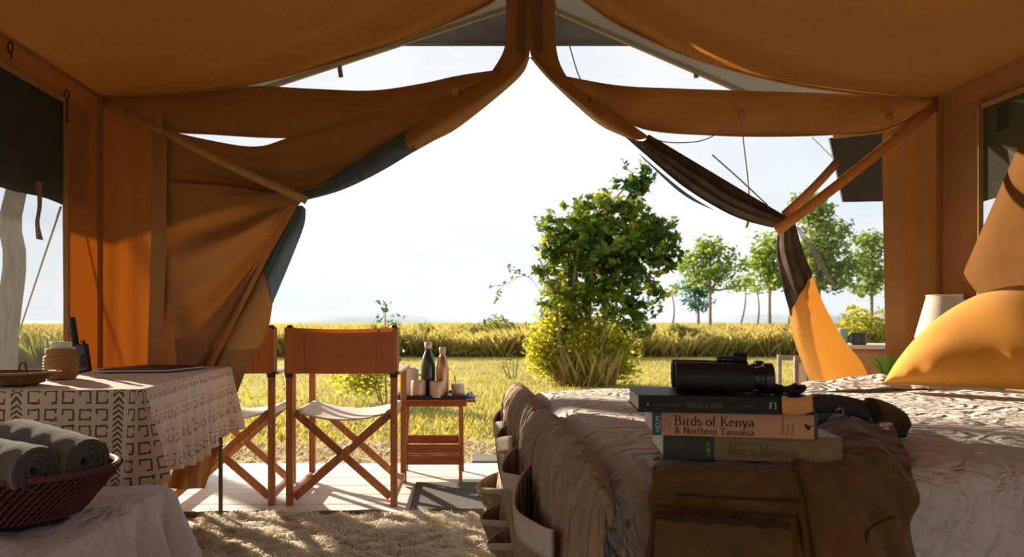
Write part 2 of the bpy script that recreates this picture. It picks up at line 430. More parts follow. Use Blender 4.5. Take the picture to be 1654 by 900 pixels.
M['rug_base'] = mat('rug_backing', (0.70, 0.60, 0.46), None, rough=0.95)
M['sill'] = mat('sill_canvas', (0.16, 0.11, 0.07), (0.26, 0.19, 0.12), scale=8, rough=0.9, bump=0.4, bscale=60)
M['tan_canvas'] = mat('tan_camp_canvas', (0.34, 0.20, 0.09), (0.40, 0.24, 0.11), scale=5, rough=0.9)
M['teal_cup'] = mat('teal_enamel', (0.18, 0.45, 0.46), None, rough=0.4)
M['dark_mug'] = mat('dark_enamel', (0.04, 0.045, 0.055), None, rough=0.4)
M['pot'] = mat('blue_grey_pot', (0.12, 0.14, 0.17), None, rough=0.5)
M['white_frame'] = mat('white_painted', (0.6, 0.58, 0.55), None, rough=0.6)

def quilt_material(name, base1, base2, freq, cells, strength):
    """embossed cotton: curved ridges running in swirls"""
    m = bpy.data.materials.new(name); m.use_nodes = True
    n, l = m.node_tree.nodes, m.node_tree.links
    b = n['Principled BSDF']
    b.inputs['Roughness'].default_value = 0.9
    b.inputs['Specular IOR Level'].default_value = 0.0
    tc = n.new('ShaderNodeTexCoord')
    nz = n.new('ShaderNodeTexNoise'); nz.inputs['Scale'].default_value = 9; nz.inputs['Detail'].default_value = 2
    l.new(tc.outputs['Object'], nz.inputs['Vector'])
    mixv = n.new('ShaderNodeMix'); mixv.data_type = 'VECTOR'; mixv.inputs['Factor'].default_value = 0.12
    l.new(tc.outputs['Object'], mixv.inputs['A']); l.new(nz.outputs['Color'], mixv.inputs['B'])
    vo = n.new('ShaderNodeTexVoronoi'); vo.inputs['Scale'].default_value = cells
    l.new(mixv.outputs['Result'], vo.inputs['Vector'])
    mu = n.new('ShaderNodeMath'); mu.operation = 'MULTIPLY'; mu.inputs[1].default_value = freq
    l.new(vo.outputs['Distance'], mu.inputs[0])
    si = n.new('ShaderNodeMath'); si.operation = 'SINE'
    l.new(mu.outputs[0], si.inputs[0])
    fn = n.new('ShaderNodeTexNoise'); fn.inputs['Scale'].default_value = 140
    l.new(tc.outputs['Object'], fn.inputs['Vector'])
    ad = n.new('ShaderNodeMath'); ad.operation = 'ADD'
    l.new(si.outputs[0], ad.inputs[0]); l.new(fn.outputs['Fac'], ad.inputs[1])
    wm = n.new('ShaderNodeMapping'); wm.inputs['Scale'].default_value = (26, 80, 60)
    l.new(mixv.outputs['Result'], wm.inputs['Vector'])
    wn_ = n.new('ShaderNodeTexNoise'); wn_.inputs['Scale'].default_value = 1.0; wn_.inputs['Detail'].default_value = 2.5; wn_.inputs['Distortion'].default_value = 0.7
    l.new(wm.outputs['Vector'], wn_.inputs['Vector'])
    s3 = n.new('ShaderNodeMath'); s3.operation = 'MULTIPLY'; s3.inputs[1].default_value = 0.75
    l.new(si.outputs[0], s3.inputs[0])
    w3 = n.new('ShaderNodeMath'); w3.operation = 'MULTIPLY_ADD'; w3.inputs[1].default_value = 2.2
    l.new(wn_.outputs['Fac'], w3.inputs[0]); l.new(s3.outputs[0], w3.inputs[2])
    bp = n.new('ShaderNodeBump'); bp.inputs['Strength'].default_value = strength; bp.inputs['Distance'].default_value = 0.008
    l.new(w3.outputs[0], bp.inputs['Height']); l.new(bp.outputs['Normal'], b.inputs['Normal'])
    rp = n.new('ShaderNodeValToRGB')
    rp.color_ramp.elements[0].position = 0.3; rp.color_ramp.elements[0].color = tuple(base1) + (1,)
    rp.color_ramp.elements[1].position = 0.7; rp.color_ramp.elements[1].color = tuple(base2) + (1,)
    n2 = n.new('ShaderNodeTexNoise'); n2.inputs['Scale'].default_value = 5
    l.new(tc.outputs['Object'], n2.inputs['Vector']); l.new(n2.outputs['Fac'], rp.inputs['Fac'])
    l.new(rp.outputs['Color'], b.inputs['Base Color'])
    return m
M['quilt'] = quilt_material('embossed_quilt', (0.54, 0.495, 0.45), (0.62, 0.575, 0.53), 40.0, 4.2, 0.7)

def math_node(n, l, op, a, b=None, c=None):
    k = n.new('ShaderNodeMath'); k.operation = op
    for i, x in enumerate((a, b, c)):
        if x is None: continue
        if isinstance(x, (int, float)): k.inputs[i].default_value = x
        else: l.new(x, k.inputs[i])
    return k.outputs[0]

def printed_cloth(name, kind):
    """hand printed cotton: open squares and chevron columns, or fine rows of dashes"""
    m = bpy.data.materials.new(name); m.use_nodes = True
    n, l = m.node_tree.nodes, m.node_tree.links
    b = n['Principled BSDF']; b.inputs['Roughness'].default_value = 0.92; b.inputs['Specular IOR Level'].default_value = 0.1
    uv = n.new('ShaderNodeUVMap'); uv.uv_map = 'UVMap'
    se = n.new('ShaderNodeSeparateXYZ'); l.new(uv.outputs['UV'], se.inputs[0])
    U, V = se.outputs[0], se.outputs[1]
    mt = lambda op, a, bb=None, c=None: math_node(n, l, op, a, bb, c)
    nz = n.new('ShaderNodeTexNoise'); nz.inputs['Scale'].default_value = 60
    l.new(uv.outputs['UV'], nz.inputs['Vector'])
    wob = mt('MULTIPLY', mt('SUBTRACT', nz.outputs['Fac'], 0.5), 0.16)
    if kind == 'squares':
        cs = 0.050
        cu0, cv0 = mt('DIVIDE', U, cs), mt('DIVIDE', V, cs)
        cu = mt('ADD', mt('SUBTRACT', mt('FRACT', cu0), 0.5), wob)
        cv = mt('ADD', mt('SUBTRACT', mt('FRACT', cv0), 0.5), wob)
        iu, iv = mt('FLOOR', cu0), mt('FLOOR', cv0)
        au, av = mt('ABSOLUTE', cu), mt('ABSOLUTE', cv)
        mx = mt('MAXIMUM', au, av)
        ring = mt('MULTIPLY', mt('LESS_THAN', mx, 0.36), mt('GREATER_THAN', mx, 0.25))
        par = mt('MODULO', mt('ABSOLUTE', mt('ADD', iu, iv)), 2.0)
        cutA = mt('MULTIPLY', mt('GREATER_THAN', cu, 0.0), mt('LESS_THAN', av, 0.12))
        cutB = mt('MULTIPLY', mt('LESS_THAN', cv, 0.0), mt('LESS_THAN', cu, 0.05))
        cut = mt('ADD', mt('MULTIPLY', cutA, par), mt('MULTIPLY', cutB, mt('SUBTRACT', 1.0, par)))
        ring = mt('MULTIPLY', ring, mt('SUBTRACT', 1.0, cut))
        colsel = mt('LESS_THAN', mt('ABSOLUTE', mt('SUBTRACT', mt('MODULO', mt('ADD', iu, 60.0), 6.0), 3.0)), 0.5)
        chev = mt('LESS_THAN', mt('FRACT', mt('ADD', mt('MULTIPLY', cv0, 3.0), mt('MULTIPLY', au, 2.4))), 0.5)
        chev = mt('MULTIPLY', chev, mt('LESS_THAN', au, 0.32))
        mask = mt('ADD', mt('MULTIPLY', colsel, chev), mt('MULTIPLY', mt('SUBTRACT', 1.0, colsel), ring))
        cols = ((0.56, 0.45, 0.34), (0.12, 0.08, 0.055))
        pale = None
    else:
        rs = 0.042
        rv = mt('FRACT', mt('DIVIDE', V, rs)); ri = mt('FLOOR', mt('DIVIDE', V, rs))
        fu = mt('FRACT', mt('ADD', mt('DIVIDE', U, 0.030), mt('MULTIPLY', ri, 0.5)))
        d1 = mt('MULTIPLY', mt('LESS_THAN', mt('ADD', fu, wob), 0.42), mt('LESS_THAN', mt('ABSOLUTE', mt('SUBTRACT', rv, 0.25)), 0.07))
        fb = mt('SUBTRACT', mt('FRACT', mt('DIVIDE', U, 0.045)), 0.5)
        sq = mt('MAXIMUM', mt('ABSOLUTE', fb), mt('ABSOLUTE', mt('MULTIPLY', mt('SUBTRACT', rv, 0.62), 1.2)))
        d2 = mt('MULTIPLY', mt('LESS_THAN', sq, 0.34), mt('GREATER_THAN', sq, 0.24))
        par = mt('MODULO', mt('ADD', ri, 40.0), 2.0)
        mask = mt('MAXIMUM', d1, mt('MULTIPLY', d2, par))
        mask = mt('MULTIPLY', mask, mt('GREATER_THAN', nz.outputs['Fac'], 0.42))
        pale = mt('GREATER_THAN', rv, 0.90)
        cols = ((0.70, 0.56, 0.46), (0.32, 0.20, 0.14))
    mixc = n.new('ShaderNodeMix'); mixc.data_type = 'RGBA'
    mixc.inputs['A'].default_value = cols[0] + (1,); mixc.inputs['B'].default_value = cols[1] + (1,)
    l.new(mask, mixc.inputs['Factor'])
    col = mixc.outputs['Result']
    if pale is not None:
        m2 = n.new('ShaderNodeMix'); m2.data_type = 'RGBA'
        l.new(mt('MULTIPLY', pale, 0.6), m2.inputs['Factor']); l.new(col, m2.inputs['A']); m2.inputs['B'].default_value = (0.78, 0.70, 0.62, 1)
        col = m2.outputs['Result']
    l.new(col, b.inputs['Base Color'])
    wv = n.new('ShaderNodeTexNoise'); wv.inputs['Scale'].default_value = 400
    l.new(uv.outputs['UV'], wv.inputs['Vector'])
    bp = n.new('ShaderNodeBump'); bp.inputs['Strength'].default_value = 0.3; bp.inputs['Distance'].default_value = 0.002
    l.new(wv.outputs['Fac'], bp.inputs['Height']); l.new(bp.outputs['Normal'], b.inputs['Normal'])
    return m
M['print_squares'] = printed_cloth('printed_squares', 'squares')
M['print_rows'] = printed_cloth('printed_rows', 'rows')
M['cloth_top'] = mat('tablecloth_top', (0.68, 0.58, 0.50), (0.75, 0.65, 0.57), scale=30, rough=0.92, bump=0.3, bscale=200, bdist=0.003)

# ================================================================== GROUND OUTSIDE
D = 3.25                 # depth of the tent's front wall
XL, XR, EAVE = -1.684, 2.33, 2.0
GZ = -0.12               # the lawn lies a little below the deck
g = MB().add([(-400, -60, GZ), (400, -60, GZ), (400, 900, GZ), (-400, 900, GZ)], [(0, 1, 2, 3)]).build('ground', M['ground'], smooth=False)
tag(g, 'yellow-green grassy plain outside the tent', None, None, 'structure')

def hills():
    mb = MB()
    n = 90
    tops, bots = [], []
    for i in range(n + 1):
        x = -1100 + 2200 * i / n
        h = 7 + 5 * math.sin(i * 0.21) + 3 * math.sin(i * 0.63 + 1) + (9 if i < 22 else 0) * math.sin(max(0, 22 - i) / 22 * 1.6)
        tops.append((x, 860, GZ + max(2, h))); bots.append((x, 800, GZ - 0.5))
    backs = [(p[0], 960, GZ - 0.5) for p in tops]
    mb.add(bots + tops + backs, [(i, i+1, n+2+i, n+1+i) for i in range(n)] + [(n+1+i, n+2+i, 2*n+3+i, 2*n+2+i) for i in range(n)])
    tag(mb.build('distant_hills', M['hill'], smooth=True), 'low hills tinted with blue-grey haze along the far horizon', None, None, 'structure')
hills()

def blades(n, xf, yf, h0, h1, w0, w1, lean, z0=GZ):
    x, y = xf(n), yf(n)
    h = rng.uniform(h0, h1, n); w = rng.uniform(w0, w1, n)
    a = rng.uniform(0, 2 * PI, n); la = rng.uniform(0, 2 * PI, n); lm = rng.uniform(0.1, 1, n) * lean * h
    zz = z0 if np.isscalar(z0) else z0
    b0 = np.stack([x - np.cos(a) * w, y - np.sin(a) * w, np.full(n, 0.0) + zz], 1)
    b1 = np.stack([x + np.cos(a) * w, y + np.sin(a) * w, np.full(n, 0.0) + zz], 1)
    m = np.stack([x + np.cos(la) * lm * .35 + np.cos(a) * w * .7, y + np.sin(la) * lm * .35 + np.sin(a) * w * .7, zz + h * .6], 1)
    t = np.stack([x + np.cos(la) * lm, y + np.sin(la) * lm, zz + h], 1)
    v = np.stack([b0, b1, m, t], 1).reshape(-1, 3)
    f = np.arange(4 * n).reshape(n, 4)[:, [0, 1, 2, 3]]
    return v, f

def wedge_xy(n, y0, y1, pxl, pxr, power=1.0):
    y = y0 + (y1 - y0) * rng.random(n) ** power
    x = (pxl - CX + (pxr - pxl) * rng.random(n)) * y / F
    return x, y
# short lawn
n = 70000
lx, ly = wedge_xy(n, 4.9, 24, -60, 1700, 1.7)
v, f = blades(n, lambda k: lx, lambda k: ly, 0.03, 0.085, 0.004, 0.010, 0.9)
tag(array_mesh('lawn_grass', v, f, M['lawn_blade'], (0, 8, GZ)), 'short sunlit lawn grass between the deck and the tall grass', 'grass', None, 'stuff')
# straw beside the deck
n = 9000
sx, sy = wedge_xy(n, 4.47, 5.6, 250, 1000, 1.5)
v, f = blades(n, lambda k: sx, lambda k: sy, 0.02, 0.10, 0.004, 0.009, 2.2)
tag(array_mesh('straw_litter', v, f, M['straw'], (0, 5, GZ)), 'pale dry straw strewn along the far deck edge', 'straw', None, 'stuff')
# tall grass belt
n = 60000
tx, ty = wedge_xy(n, 20, 75, -60, 1720, 1.6)
patch = 0.55 + 0.45 * np.sin(tx * 0.9 + 1.3) * np.sin(ty * 0.5 + tx * 0.23)
v, f = blades(n, lambda k: tx, lambda k: ty, 0.55, 1.05, 0.010, 0.030, 0.9)
sc = np.repeat(0.70 + 0.32 * patch, 4); v[:, 2] = GZ + (v[:, 2] - GZ) * sc
tag(array_mesh('tall_grass', v, f, M['tall_blade'], (0, 30, GZ)), 'belt of tall golden grass beyond the lawn', 'grass', None, 'stuff')

def leaf_cards(c, size, mater, name, parent, droop=0.0, asp=0.42):
    """diamond leaves folded on the midrib at the given centres (n,3)"""
    n = len(c)
    d = rng.normal(size=(n, 3)); d[:, 2] = d[:, 2] * 0.6 - droop
    d /= np.linalg.norm(d, axis=1, keepdims=True)
    r = rng.normal(size=(n, 3)); s = np.cross(d, r); s /= np.linalg.norm(s, axis=1, keepdims=True)
    L = size * rng.uniform(0.6, 1.3, (n, 1))
    up = np.cross(s, d)
    p0 = c - d * L / 2; p2 = c + d * L / 2
    p1 = c + s * L * asp / 2 + up * L * 0.08; p3 = c - s * L * asp / 2 + up * L * 0.08
    v = np.stack([p0, p1, p2, p3], 1).reshape(-1, 3)
    f = np.arange(4 * n).reshape(n, 4)
    o = array_mesh(name, v, f, mater, parent=parent)
    o['kind'] = 'stuff'
    return o

def blob(n, c, r, shell=0.5):
    p = rng.normal(size=(n, 3)); p /= np.linalg.norm(p, axis=1, keepdims=True)
    rad = (shell + (1 - shell) * rng.random((n, 1))) 
    return np.array(c) + p * rad * np.array(r)

# the big bush in the middle
def big_bush():
    Y = 11.2
    root = thing('leafy_bush', 'big leafy green bush with dry grass at its foot in mid-lawn', 'bush', P(955, 622, Y))
    root.location.z = GZ; WL[root].z = GZ
    s = Y / F
    def at(x, y, dy=0): return P(x, y, Y + dy)
    tb = MB()
    stems = [[(930,625),(925,540),(915,450),(900,380)], [(950,625),(952,520),(958,420),(985,330),(1030,290)], [(965,625),(975,540),(985,450),(1010,400),(1060,390)],
             [(975,625),(990,560),(1005,500),(1040,450)], [(945,625),(935,560),(925,480),(935,400),(945,350)], [(920,625),(905,560),(893,470),(872,420)]]
    for k, st in enumerate(stems):
        pts = cr([at(x, y, 0.25 * math.sin(k * 2 + j)) for j, (x, y) in enumerate(st)], 12)
        tb.tube(pts, [0.035 * (1 - 0.75 * i / 11) + 0.004 for i in range(12)], 6)
    tb.build('stem', M['bark'], root)
    blobs = [(985,350,75,45,900),(1030,300,40,30,200),(930,360,60,45,420),(1040,400,62,60,760),(970,420,85,62,1400),(905,410,45,55,330),(1000,470,75,55,850),
             (915,480,52,50,620),(890,380,30,40,130),(1080,410,34,38,200),(955,385,70,45,650),(1045,280,26,18,60),(880,440,22,30,60),(1060,370,36,36,200),(1020,515,45,36,260)]
    cs = []
    for x, y, rx, ry, k in blobs:
        # leaves gather in sprays
        kk = max(6, k // 9)
        cent = blob(int(kk * 1.05), at(x, y), (rx * s, rx * s * 0.9, ry * s), 0.2)
        for q in cent: cs.append(blob(9, q, (0.13, 0.13, 0.11), 0.1))
    leaf_cards(np.concatenate(cs), 0.15, M['leaf'], 'foliage', root, 0.5, 0.52)
    cs = []
    for x, y, rx, ry in [(975,400,80,60),(920,470,50,50),(1010,460,70,50),(985,330,60,40),(900,400,36,44)]:
        for q in blob(16, at(x, y), (rx * s, rx * s, ry * s), 0.4): cs.append(blob(8, q, (0.12, 0.12, 0.10), 0.1))
    leaf_cards(np.concatenate(cs), 0.13, M['leaf_low'], 'young_leaves', root, 0.5, 0.5)
    cs = []
    for x, y, rx, ry, k in [(900,540,48,50,1700),(960,545,58,55,1700),(885,585,38,34,900),(1000,560,42,48,800),(925,500,40,40,520),(870,560,30,32,300),(1010,600,26,22,260),(940,595,60,26,900)]:
        cs.append(blob(k, at(x, y), (rx * s, rx * s * 0.9, ry * s), 0.2))
    leaf_cards(np.concatenate(cs), 0.10, M['leaf_low'], 'lower_foliage', root, 0.3)
    n = 800
    ang = rng.uniform(0, 2 * PI, n); rad = np.sqrt(rng.random(n))
    c0 = at(945, 622)
    x = c0.x + np.cos(ang) * rad * 0.52; y = c0.y + np.sin(ang) * rad * 0.45
    v, f = blades(n, lambda k: x, lambda k: y, 0.2, 0.65, 0.004, 0.009, 0.7)
    o = array_mesh('dry_grass_clump', v, f, M['dry_grass'], parent=root); o['kind'] = 'stuff'
    # loose sprays on the left
    cs = []
    for pts in ([(880,480),(850,445),(815,460),(795,462)], [(850,445),(835,440),(822,430)], [(815,460),(803,475),(800,487)], [(895,400),(875,370),(862,350)], [(1040,300),(1012,270),(1005,258)]):
        w = cr([at(a, b) for a, b in pts], 9); MB().tube(w, 0.004, 4).build('twig', M['bark'], root)
        for q in w[3:]: cs.append(blob(3, q, (0.07, 0.07, 0.05), 0.2))
    leaf_cards(np.concatenate(cs), 0.085, M['leaf'], 'spray_leaves', root, 0.5)
big_bush()

def sapling(name, label, x, ybase, ytop, Y, spread, nleaf, mater, size, low=None):
    root = thing(name, label, 'shrub', P(x, ybase, Y)); root.location.z = GZ; WL[root].z = GZ
    tb = MB(); cs = []
    for k in range(5):
        a = random.uniform(-1, 1)
        top = P(x + a * spread, ytop + abs(a) * (ybase - ytop) * 0.35 + random.uniform(0, 14), Y + random.uniform(-.3, .3))
        base = Vector((root.location.x + a * 0.1, Y, GZ))
        w = cr([base, base.lerp(top, 0.5) + Vector((a * .1, 0, .1)), top], 12)
        tb.tube(w, [0.012 * (1 - 0.8 * i / 11) for i in range(12)], 5)
        for q in w[4:]: cs.append(blob(max(1, nleaf // 40), q, (0.13, 0.13, 0.09), 0.2))
    tb.build('stem', M['bark'], root)
    leaf_cards(np.concatenate(cs), size, mater, 'foliage', root, 0.2)
    if low:
        lx, ly, lrx, lry, k = low
        leaf_cards(blob(k, P(lx, ly, Y), (lrx * Y / F, lrx * Y / F * .8, lry * Y / F), 0.2), size, M['leaf_low'], 'lower_foliage', root, 0.1)
sapling('garden_shrub', 'sparse leafy shrub rising behind the foreground folding chair', 625, 655, 478, 8.6, 32, 260, M['leaf'], 0.085, (585, 610, 62, 34, 900))
sapling('weed_seedling', 'small weed seedling on the lawn left of the bush', 830, 612, 560, 12.5, 12, 60, M['leaf'], 0.06)

def mound(name, label, x, y0, y1, rx, Y, mater, n=900, leafy=0):
    root = thing(name, label, 'shrub', P(x, y1, Y), 'grassy mounds in the tall grass'); root.location.z = GZ; WL[root].z = GZ
    s = Y / F
    c = Vector((root.location.x, Y, GZ))
    h = P(x, y0, Y).z - GZ
    if leafy:
        c2 = blob(n * 2, (c.x, c.y, GZ), (rx * s, rx * s * .8, h), 0.15)
        c2[:, 2] = GZ + np.abs(c2[:, 2] - GZ)
        c2[:, 2] += 0.12 * np.sin(c2[:, 0] * 5) * (c2[:, 2] - GZ)
        leaf_cards(c2, leafy, mater, 'foliage', root, -0.3, 0.35)
        return
    a = rng.uniform(0, 2 * PI, n); rad = np.sqrt(rng.random(n))
    px_ = c.x + np.cos(a) * rad * rx * s; py_ = c.y + np.sin(a) * rad * rx * s * 0.8
    hh = h * np.sqrt(np.clip(1 - rad ** 2 * 0.9, 0, 1))
    v, f = blades(n, lambda k: px_, lambda k: py_, 0.55, 1.1, 0.008, 0.018, 0.9)
    v = v.reshape(n, 4, 3)
    v[:, :, 2] = GZ + (v[:, :, 2] - GZ) * hh[:, None]
    dx = (np.cos(a) * rad * 0.4 * rx * s)
    v[:, 3, 0] += dx * 0.7; v[:, 2, 0] += dx * 0.4
    o = array_mesh('tuft', v.reshape(-1, 3), f, mater, parent=root); o['kind'] = 'stuff'
mound('grass_mound', 'dark round grassy mound right of the bush', 1102, 520, 566, 40, 21, M['shrub_blade'], 1300, 0.22)
mound('grass_mound', 'low golden grass mound just right of the steel flasks', 740, 545, 578, 32, 20.5, M['tall_blade'], 900)
mound('grass_mound', 'long dark green thicket left of the bush', 800, 512, 570, 85, 24, M['shrub_blade'], 1900, 0.24)
mound('grass_mound', 'dark mound beside the foot of the right door curtain', 1265, 530, 572, 28, 22, M['shrub_blade'], 700, 0.22)
mound('grass_mound', 'shaggy bush seen through the right mosquito net', 1400, 490, 560, 55, 20, M['leaf_low'], 1500, 0.22)

mound('grass_mound', 'low olive bush behind the foreground chair back', 690, 524, 572, 34, 23, M['shrub_blade'], 700, 0.22)
mound('grass_mound', 'pale golden bush between the bush and the broad tree', 1050, 528, 572, 26, 22.5, M['tall_blade'], 600, 0.2)
mound('grass_mound', 'wide olive bush under the two middle trees', 1185, 530, 568, 42, 25, M['shrub_blade'], 900, 0.22)
# trees beyond the plain
def far_tree(label, x, Y, crowns, trunk_w, base_y=515, mater='leaf_tree', size=0.45, group='trees on the right horizon', bark='bark', lean=0):
    base = P(x, base_y, Y); base.z = GZ
    root = thing('savanna_tree', label, 'tree', base, group)
    s = Y / F
    tb = MB()
    top = P(crowns[0][0], crowns[0][1], Y)
    mid = base.lerp(top, 0.5) + Vector((lean * s, 0, 0))
    w = cr([base, mid, top], 12)
    tb.tube(w, [trunk_w * 0.6 * s * (1 - 0.6 * i / 11) for i in range(12)], 7)
    for cx, cy, rx, ry, k in crowns[1:]:
        tb.tube(cr([w[6], w[6].lerp(P(cx, cy, Y), 0.5) + Vector((0, 0, -.2)), P(cx, cy, Y)], 8), [trunk_w * s * 0.45 * (1 - 0.6 * i / 7) for i in range(8)], 5)
    tb.build('trunk', M[bark], root)
    cs = []
    for cx, cy, rx, ry, k in crowns:
        kk = max(5, k // 8)
        for q in blob(kk, P(cx, cy, Y), (rx * s, rx * s, ry * s), 0.3):
            cs.append(blob(11, q, (size * 2.0, size * 2.0, size * 1.2), 0.1))
    leaf_cards(np.concatenate(cs), size * 0.8, M[mater], 'crown', root, 0.1, 0.6)
far_tree('broad spreading tree nearest the bush on the right', 1147, 52, [(1147,405,34,22,500),(1115,425,28,18,260),(1175,430,26,18,220),(1140,445,46,22,420),(1180,462,26,12,120)], 5)
far_tree('low dark teal tree beneath the broad spreading tree', 1128, 60, [(1128,478,20,26,420),(1118,460,16,14,160)], 5, mater='leaf_teal')
far_tree('round bright tree just left of the door curtain tie', 1243, 66, [(1243,400,28,28,520),(1228,430,26,24,320),(1262,435,26,26,320),(1245,455,30,16,240)], 5, size=0.56)
far_tree('tall pine-like tree behind the curtain tie strap', 1325, 46, [(1318,350,26,26,420),(1300,325,20,16,160),(1335,385,40,32,620),(1310,415,44,28,520),(1350,430,40,28,500),(1330,455,46,18,400)], 6)
far_tree('slim tree at the right edge of the mosquito net', 1408, 50, [(1408,390,24,22,360),(1395,420,30,24,360),(1418,440,26,24,300),(1400,462,30,16,260)], 5)
for k, (x, yy, Y) in enumerate([(1205, 455, 70), (1222, 462, 74), (1272, 458, 66), (1085, 470, 80)]):
    far_tree(['thin slanting tree between the two middle trees', 'thin straight tree behind the round bright tree', 'thin tree right behind the door curtain edge',
              'faint thin tree at the right flank of the bush'][k], x - (12 if k == 0 else 0), Y, [(x, yy, 16, 11, 120)], 3.2, size=0.5, lean=4)
# the bare trunk outside the left window
mb = MB()
w = cr([P(2, 640, 7.5), P(12, 520, 7.5), P(24, 420, 7.5), P(16, 360, 7.5), P(30, 290, 7.5), P(40, 200, 7.5)], 16)
w[0].z = GZ
tr = thing('shade_tree', 'pale thick tree trunk outside the left mesh window', 'tree', w[0])
mb.tube(w, [0.135 - 0.04 * i / 15 for i in range(16)], 10).build('trunk', M['pale_bark'], tr)
def crown():
    cs = []
    sx_, sy_ = Vector((0.72, 0.69, 0)), Vector((-0.69, 0.72, 0))
    for k in range(46):
        p = random.uniform(-2.6, 2.35); a = random.uniform(8.0, 10.4); z = random.uniform(3.25, 6.1)
        if p > 1.9: z += 0.5
        if p < 1.5: z = 4.0 + (z - 3.25) * 0.75
        c = sx_ * p + sy_ * a
        for q in blob(16, (c.x, c.y, z), (0.62, 0.62, 0.42), 0.2): cs.append(blob(13, q, (0.24, 0.24, 0.16), 0.1))
    leaf_cards(np.concatenate(cs), 0.17, M['leaf_tree'], 'crown', tr, 0.2, 0.55)
crown()
MB().tube(cr([w[8], w[8] + Vector((-.4, .1, .5)), w[8] + Vector((-.8, 0, 1.4))], 8), [0.06, .05, .05, .045, .04, .035, .03, .02], 7).build('branch', M['pale_bark'], tr)
MB().tube(cr([w[12], w[12] + Vector((.3, .1, .6)), w[12] + Vector((.5, 0, 1.3))], 8), [0.05, .05, .045, .04, .035, .03, .025, .02], 7).build('branch', M['pale_bark'], tr)
mound('grass_mound', 'dark bush low outside the left mesh window', 78, 528, 640, 30, 9.5, M['shrub_blade'], 900)

# ================================================================== TENT FLOOR AND DECK
fl = MB().box((XL - 0.02, -1.7, -0.10), (XR + 0.02, 3.20, 0.0)).build('floor', M['floor'], smooth=False)
tag(fl, None, None, None, 'structure')
dk = thing('deck', None, None, (0, 3.8, -0.1)); tag(dk, 'pale boarded deck in front of the tent', None, None, 'structure')
pl0 = None
yb = 3.235
for k in range(6):
    if pl0 is None:
        pl0 = MB().box((-2.9, 3.235, -0.03), (3.4, 3.235 + 0.196, 0.0)).build('plank', M['deck'], dk, smooth=False, bevel=0.004)
    else:
        c = pl0.copy(); COL.objects.link(c); c.parent = dk; c.location = (0, 0.2 * k, 0.0)
MB().box((-2.9, 3.24, -0.11), (3.4, 4.42, -0.032)).build('substructure', M['plank_grey'], dk, smooth=False)
sp = thing('step_plank', 'grey weathered plank at the far deck edge beside the bed', 'plank', (0.75, 4.62, GZ))
MB().box((0.13, 4.50, GZ), (1.6, 4.74, 0.0)).build('board', M['plank_grey'], sp, smooth=False, bevel=0.008)
# rolled sill between tent and deck
sl = MB().tube([(x, 3.205 + 0.008 * math.sin(x * 9), 0.012 + 0.005 * math.sin(x * 13 + 1)) for x in np.linspace(-1.68, 2.33, 60)],
               [0.018 + 0.004 * math.sin(i * 1.7) for i in range(60)], 8).build('trim_1', M['sill'])
tag(sl, None, None, None, 'structure')

# ================================================================== TENT SHELL
def wall_with_hole(name, X, zb, zt, y0, y1, hy0, hy1, hz0, hz1, m):
    mb = MB()
    ys = [y0, hy0, hy1, y1]; zs = [zb, hz0, hz1, zt]
    sgn = 1 if X > 0 else -1
    for i in range(3):
        for j in range(3):
            if i == 1 and j == 1: continue
            a, b, c, d = ys[i], ys[i+1], zs[j], zs[j+1]
            nu, nv = max(2, int((b - a) / 0.06)), max(2, int((d - c) / 0.08))
            def fn(u, v, a=a, b=b, c=c, d=d):
                y, z = a + (b - a) * u, c + (d - c) * v
                return Vector((X + 0.010 * math.sin(y * 7 + z * 1.5) * math.sin(PI * min(1, max(0, (z - zb) / (zt - zb)))) * (0 if y > y1 - 0.02 else 1), y, z))
            mb.grid(fn, nu, nv)
    o = mb.build(name, m, origin=(X, (y0 + y1) / 2, zb))
    return tag(o, None, None, None, 'structure')
wl_ = wall_with_hole('wall_left', XL, 0, EAVE, -1.6, D, -1.2, 2.955, 0.50, 1.875, M['canvas'])
wr_ = wall_with_hole('wall_right', XR, 0, EAVE, -1.6, D, -1.2, 2.99, 0.72, 1.86, M['canvas'])
bwm = MB()  # middle left open behind the camera, added to let in fill light
for (ua, ub, va, vb) in ((0, .30, 0, 1), (.70, 1, 0, 1), (.30, .70, 0.74, 1)):
    bwm.grid(lambda u, v: Vector((XL + (XR - XL) * (ua + (ub - ua) * u), -1.6, (EAVE + 0.68 * (1 - abs(2 * (ua + (ub - ua) * u) - 1))) * (va + (vb - va) * v))), 12, 8)
bw = bwm.build('wall_back', M['canvas'])
tag(bw, None, None, None, 'structure')
# window side binding, seams, toggles
MB().beam((XL + .012, 2.955, 0.5), (XL + .012, 2.955, 1.88), 0.022, 0.012, (0, 1, 0)).build('window_binding', M['canvas_dull'], wl_)
MB().beam((XL + .012, 0.9, 1.877), (XL + .012, 2.96, 1.877), 0.012, 0.02).build('window_binding', M['canvas_dull'], wl_)
MB().beam((XR - .012, 2.99, 0.72), (XR - .012, 2.99, 1.86), 0.022, 0.012, (0, 1, 0)).build('window_binding', M['canvas_dull'], wr_)
MB().beam((XR - .012, 0.9, 1.862), (XR - .012, 2.99, 1.862), 0.012, 0.02).build('window_binding', M['canvas_dull'], wr_)
MB().beam((XL + .008, -1.6, EAVE - .006), (XL + .008, D - .01, EAVE - .006), 0.012, 0.012).build('eave_seam', M['canvas_dull'], wl_)
MB().beam((XR - .008, -1.6, EAVE - .006), (XR - .008, D - .01, EAVE - .006), 0.012, 0.012).build('eave_seam', M['canvas_dull'], wr_)
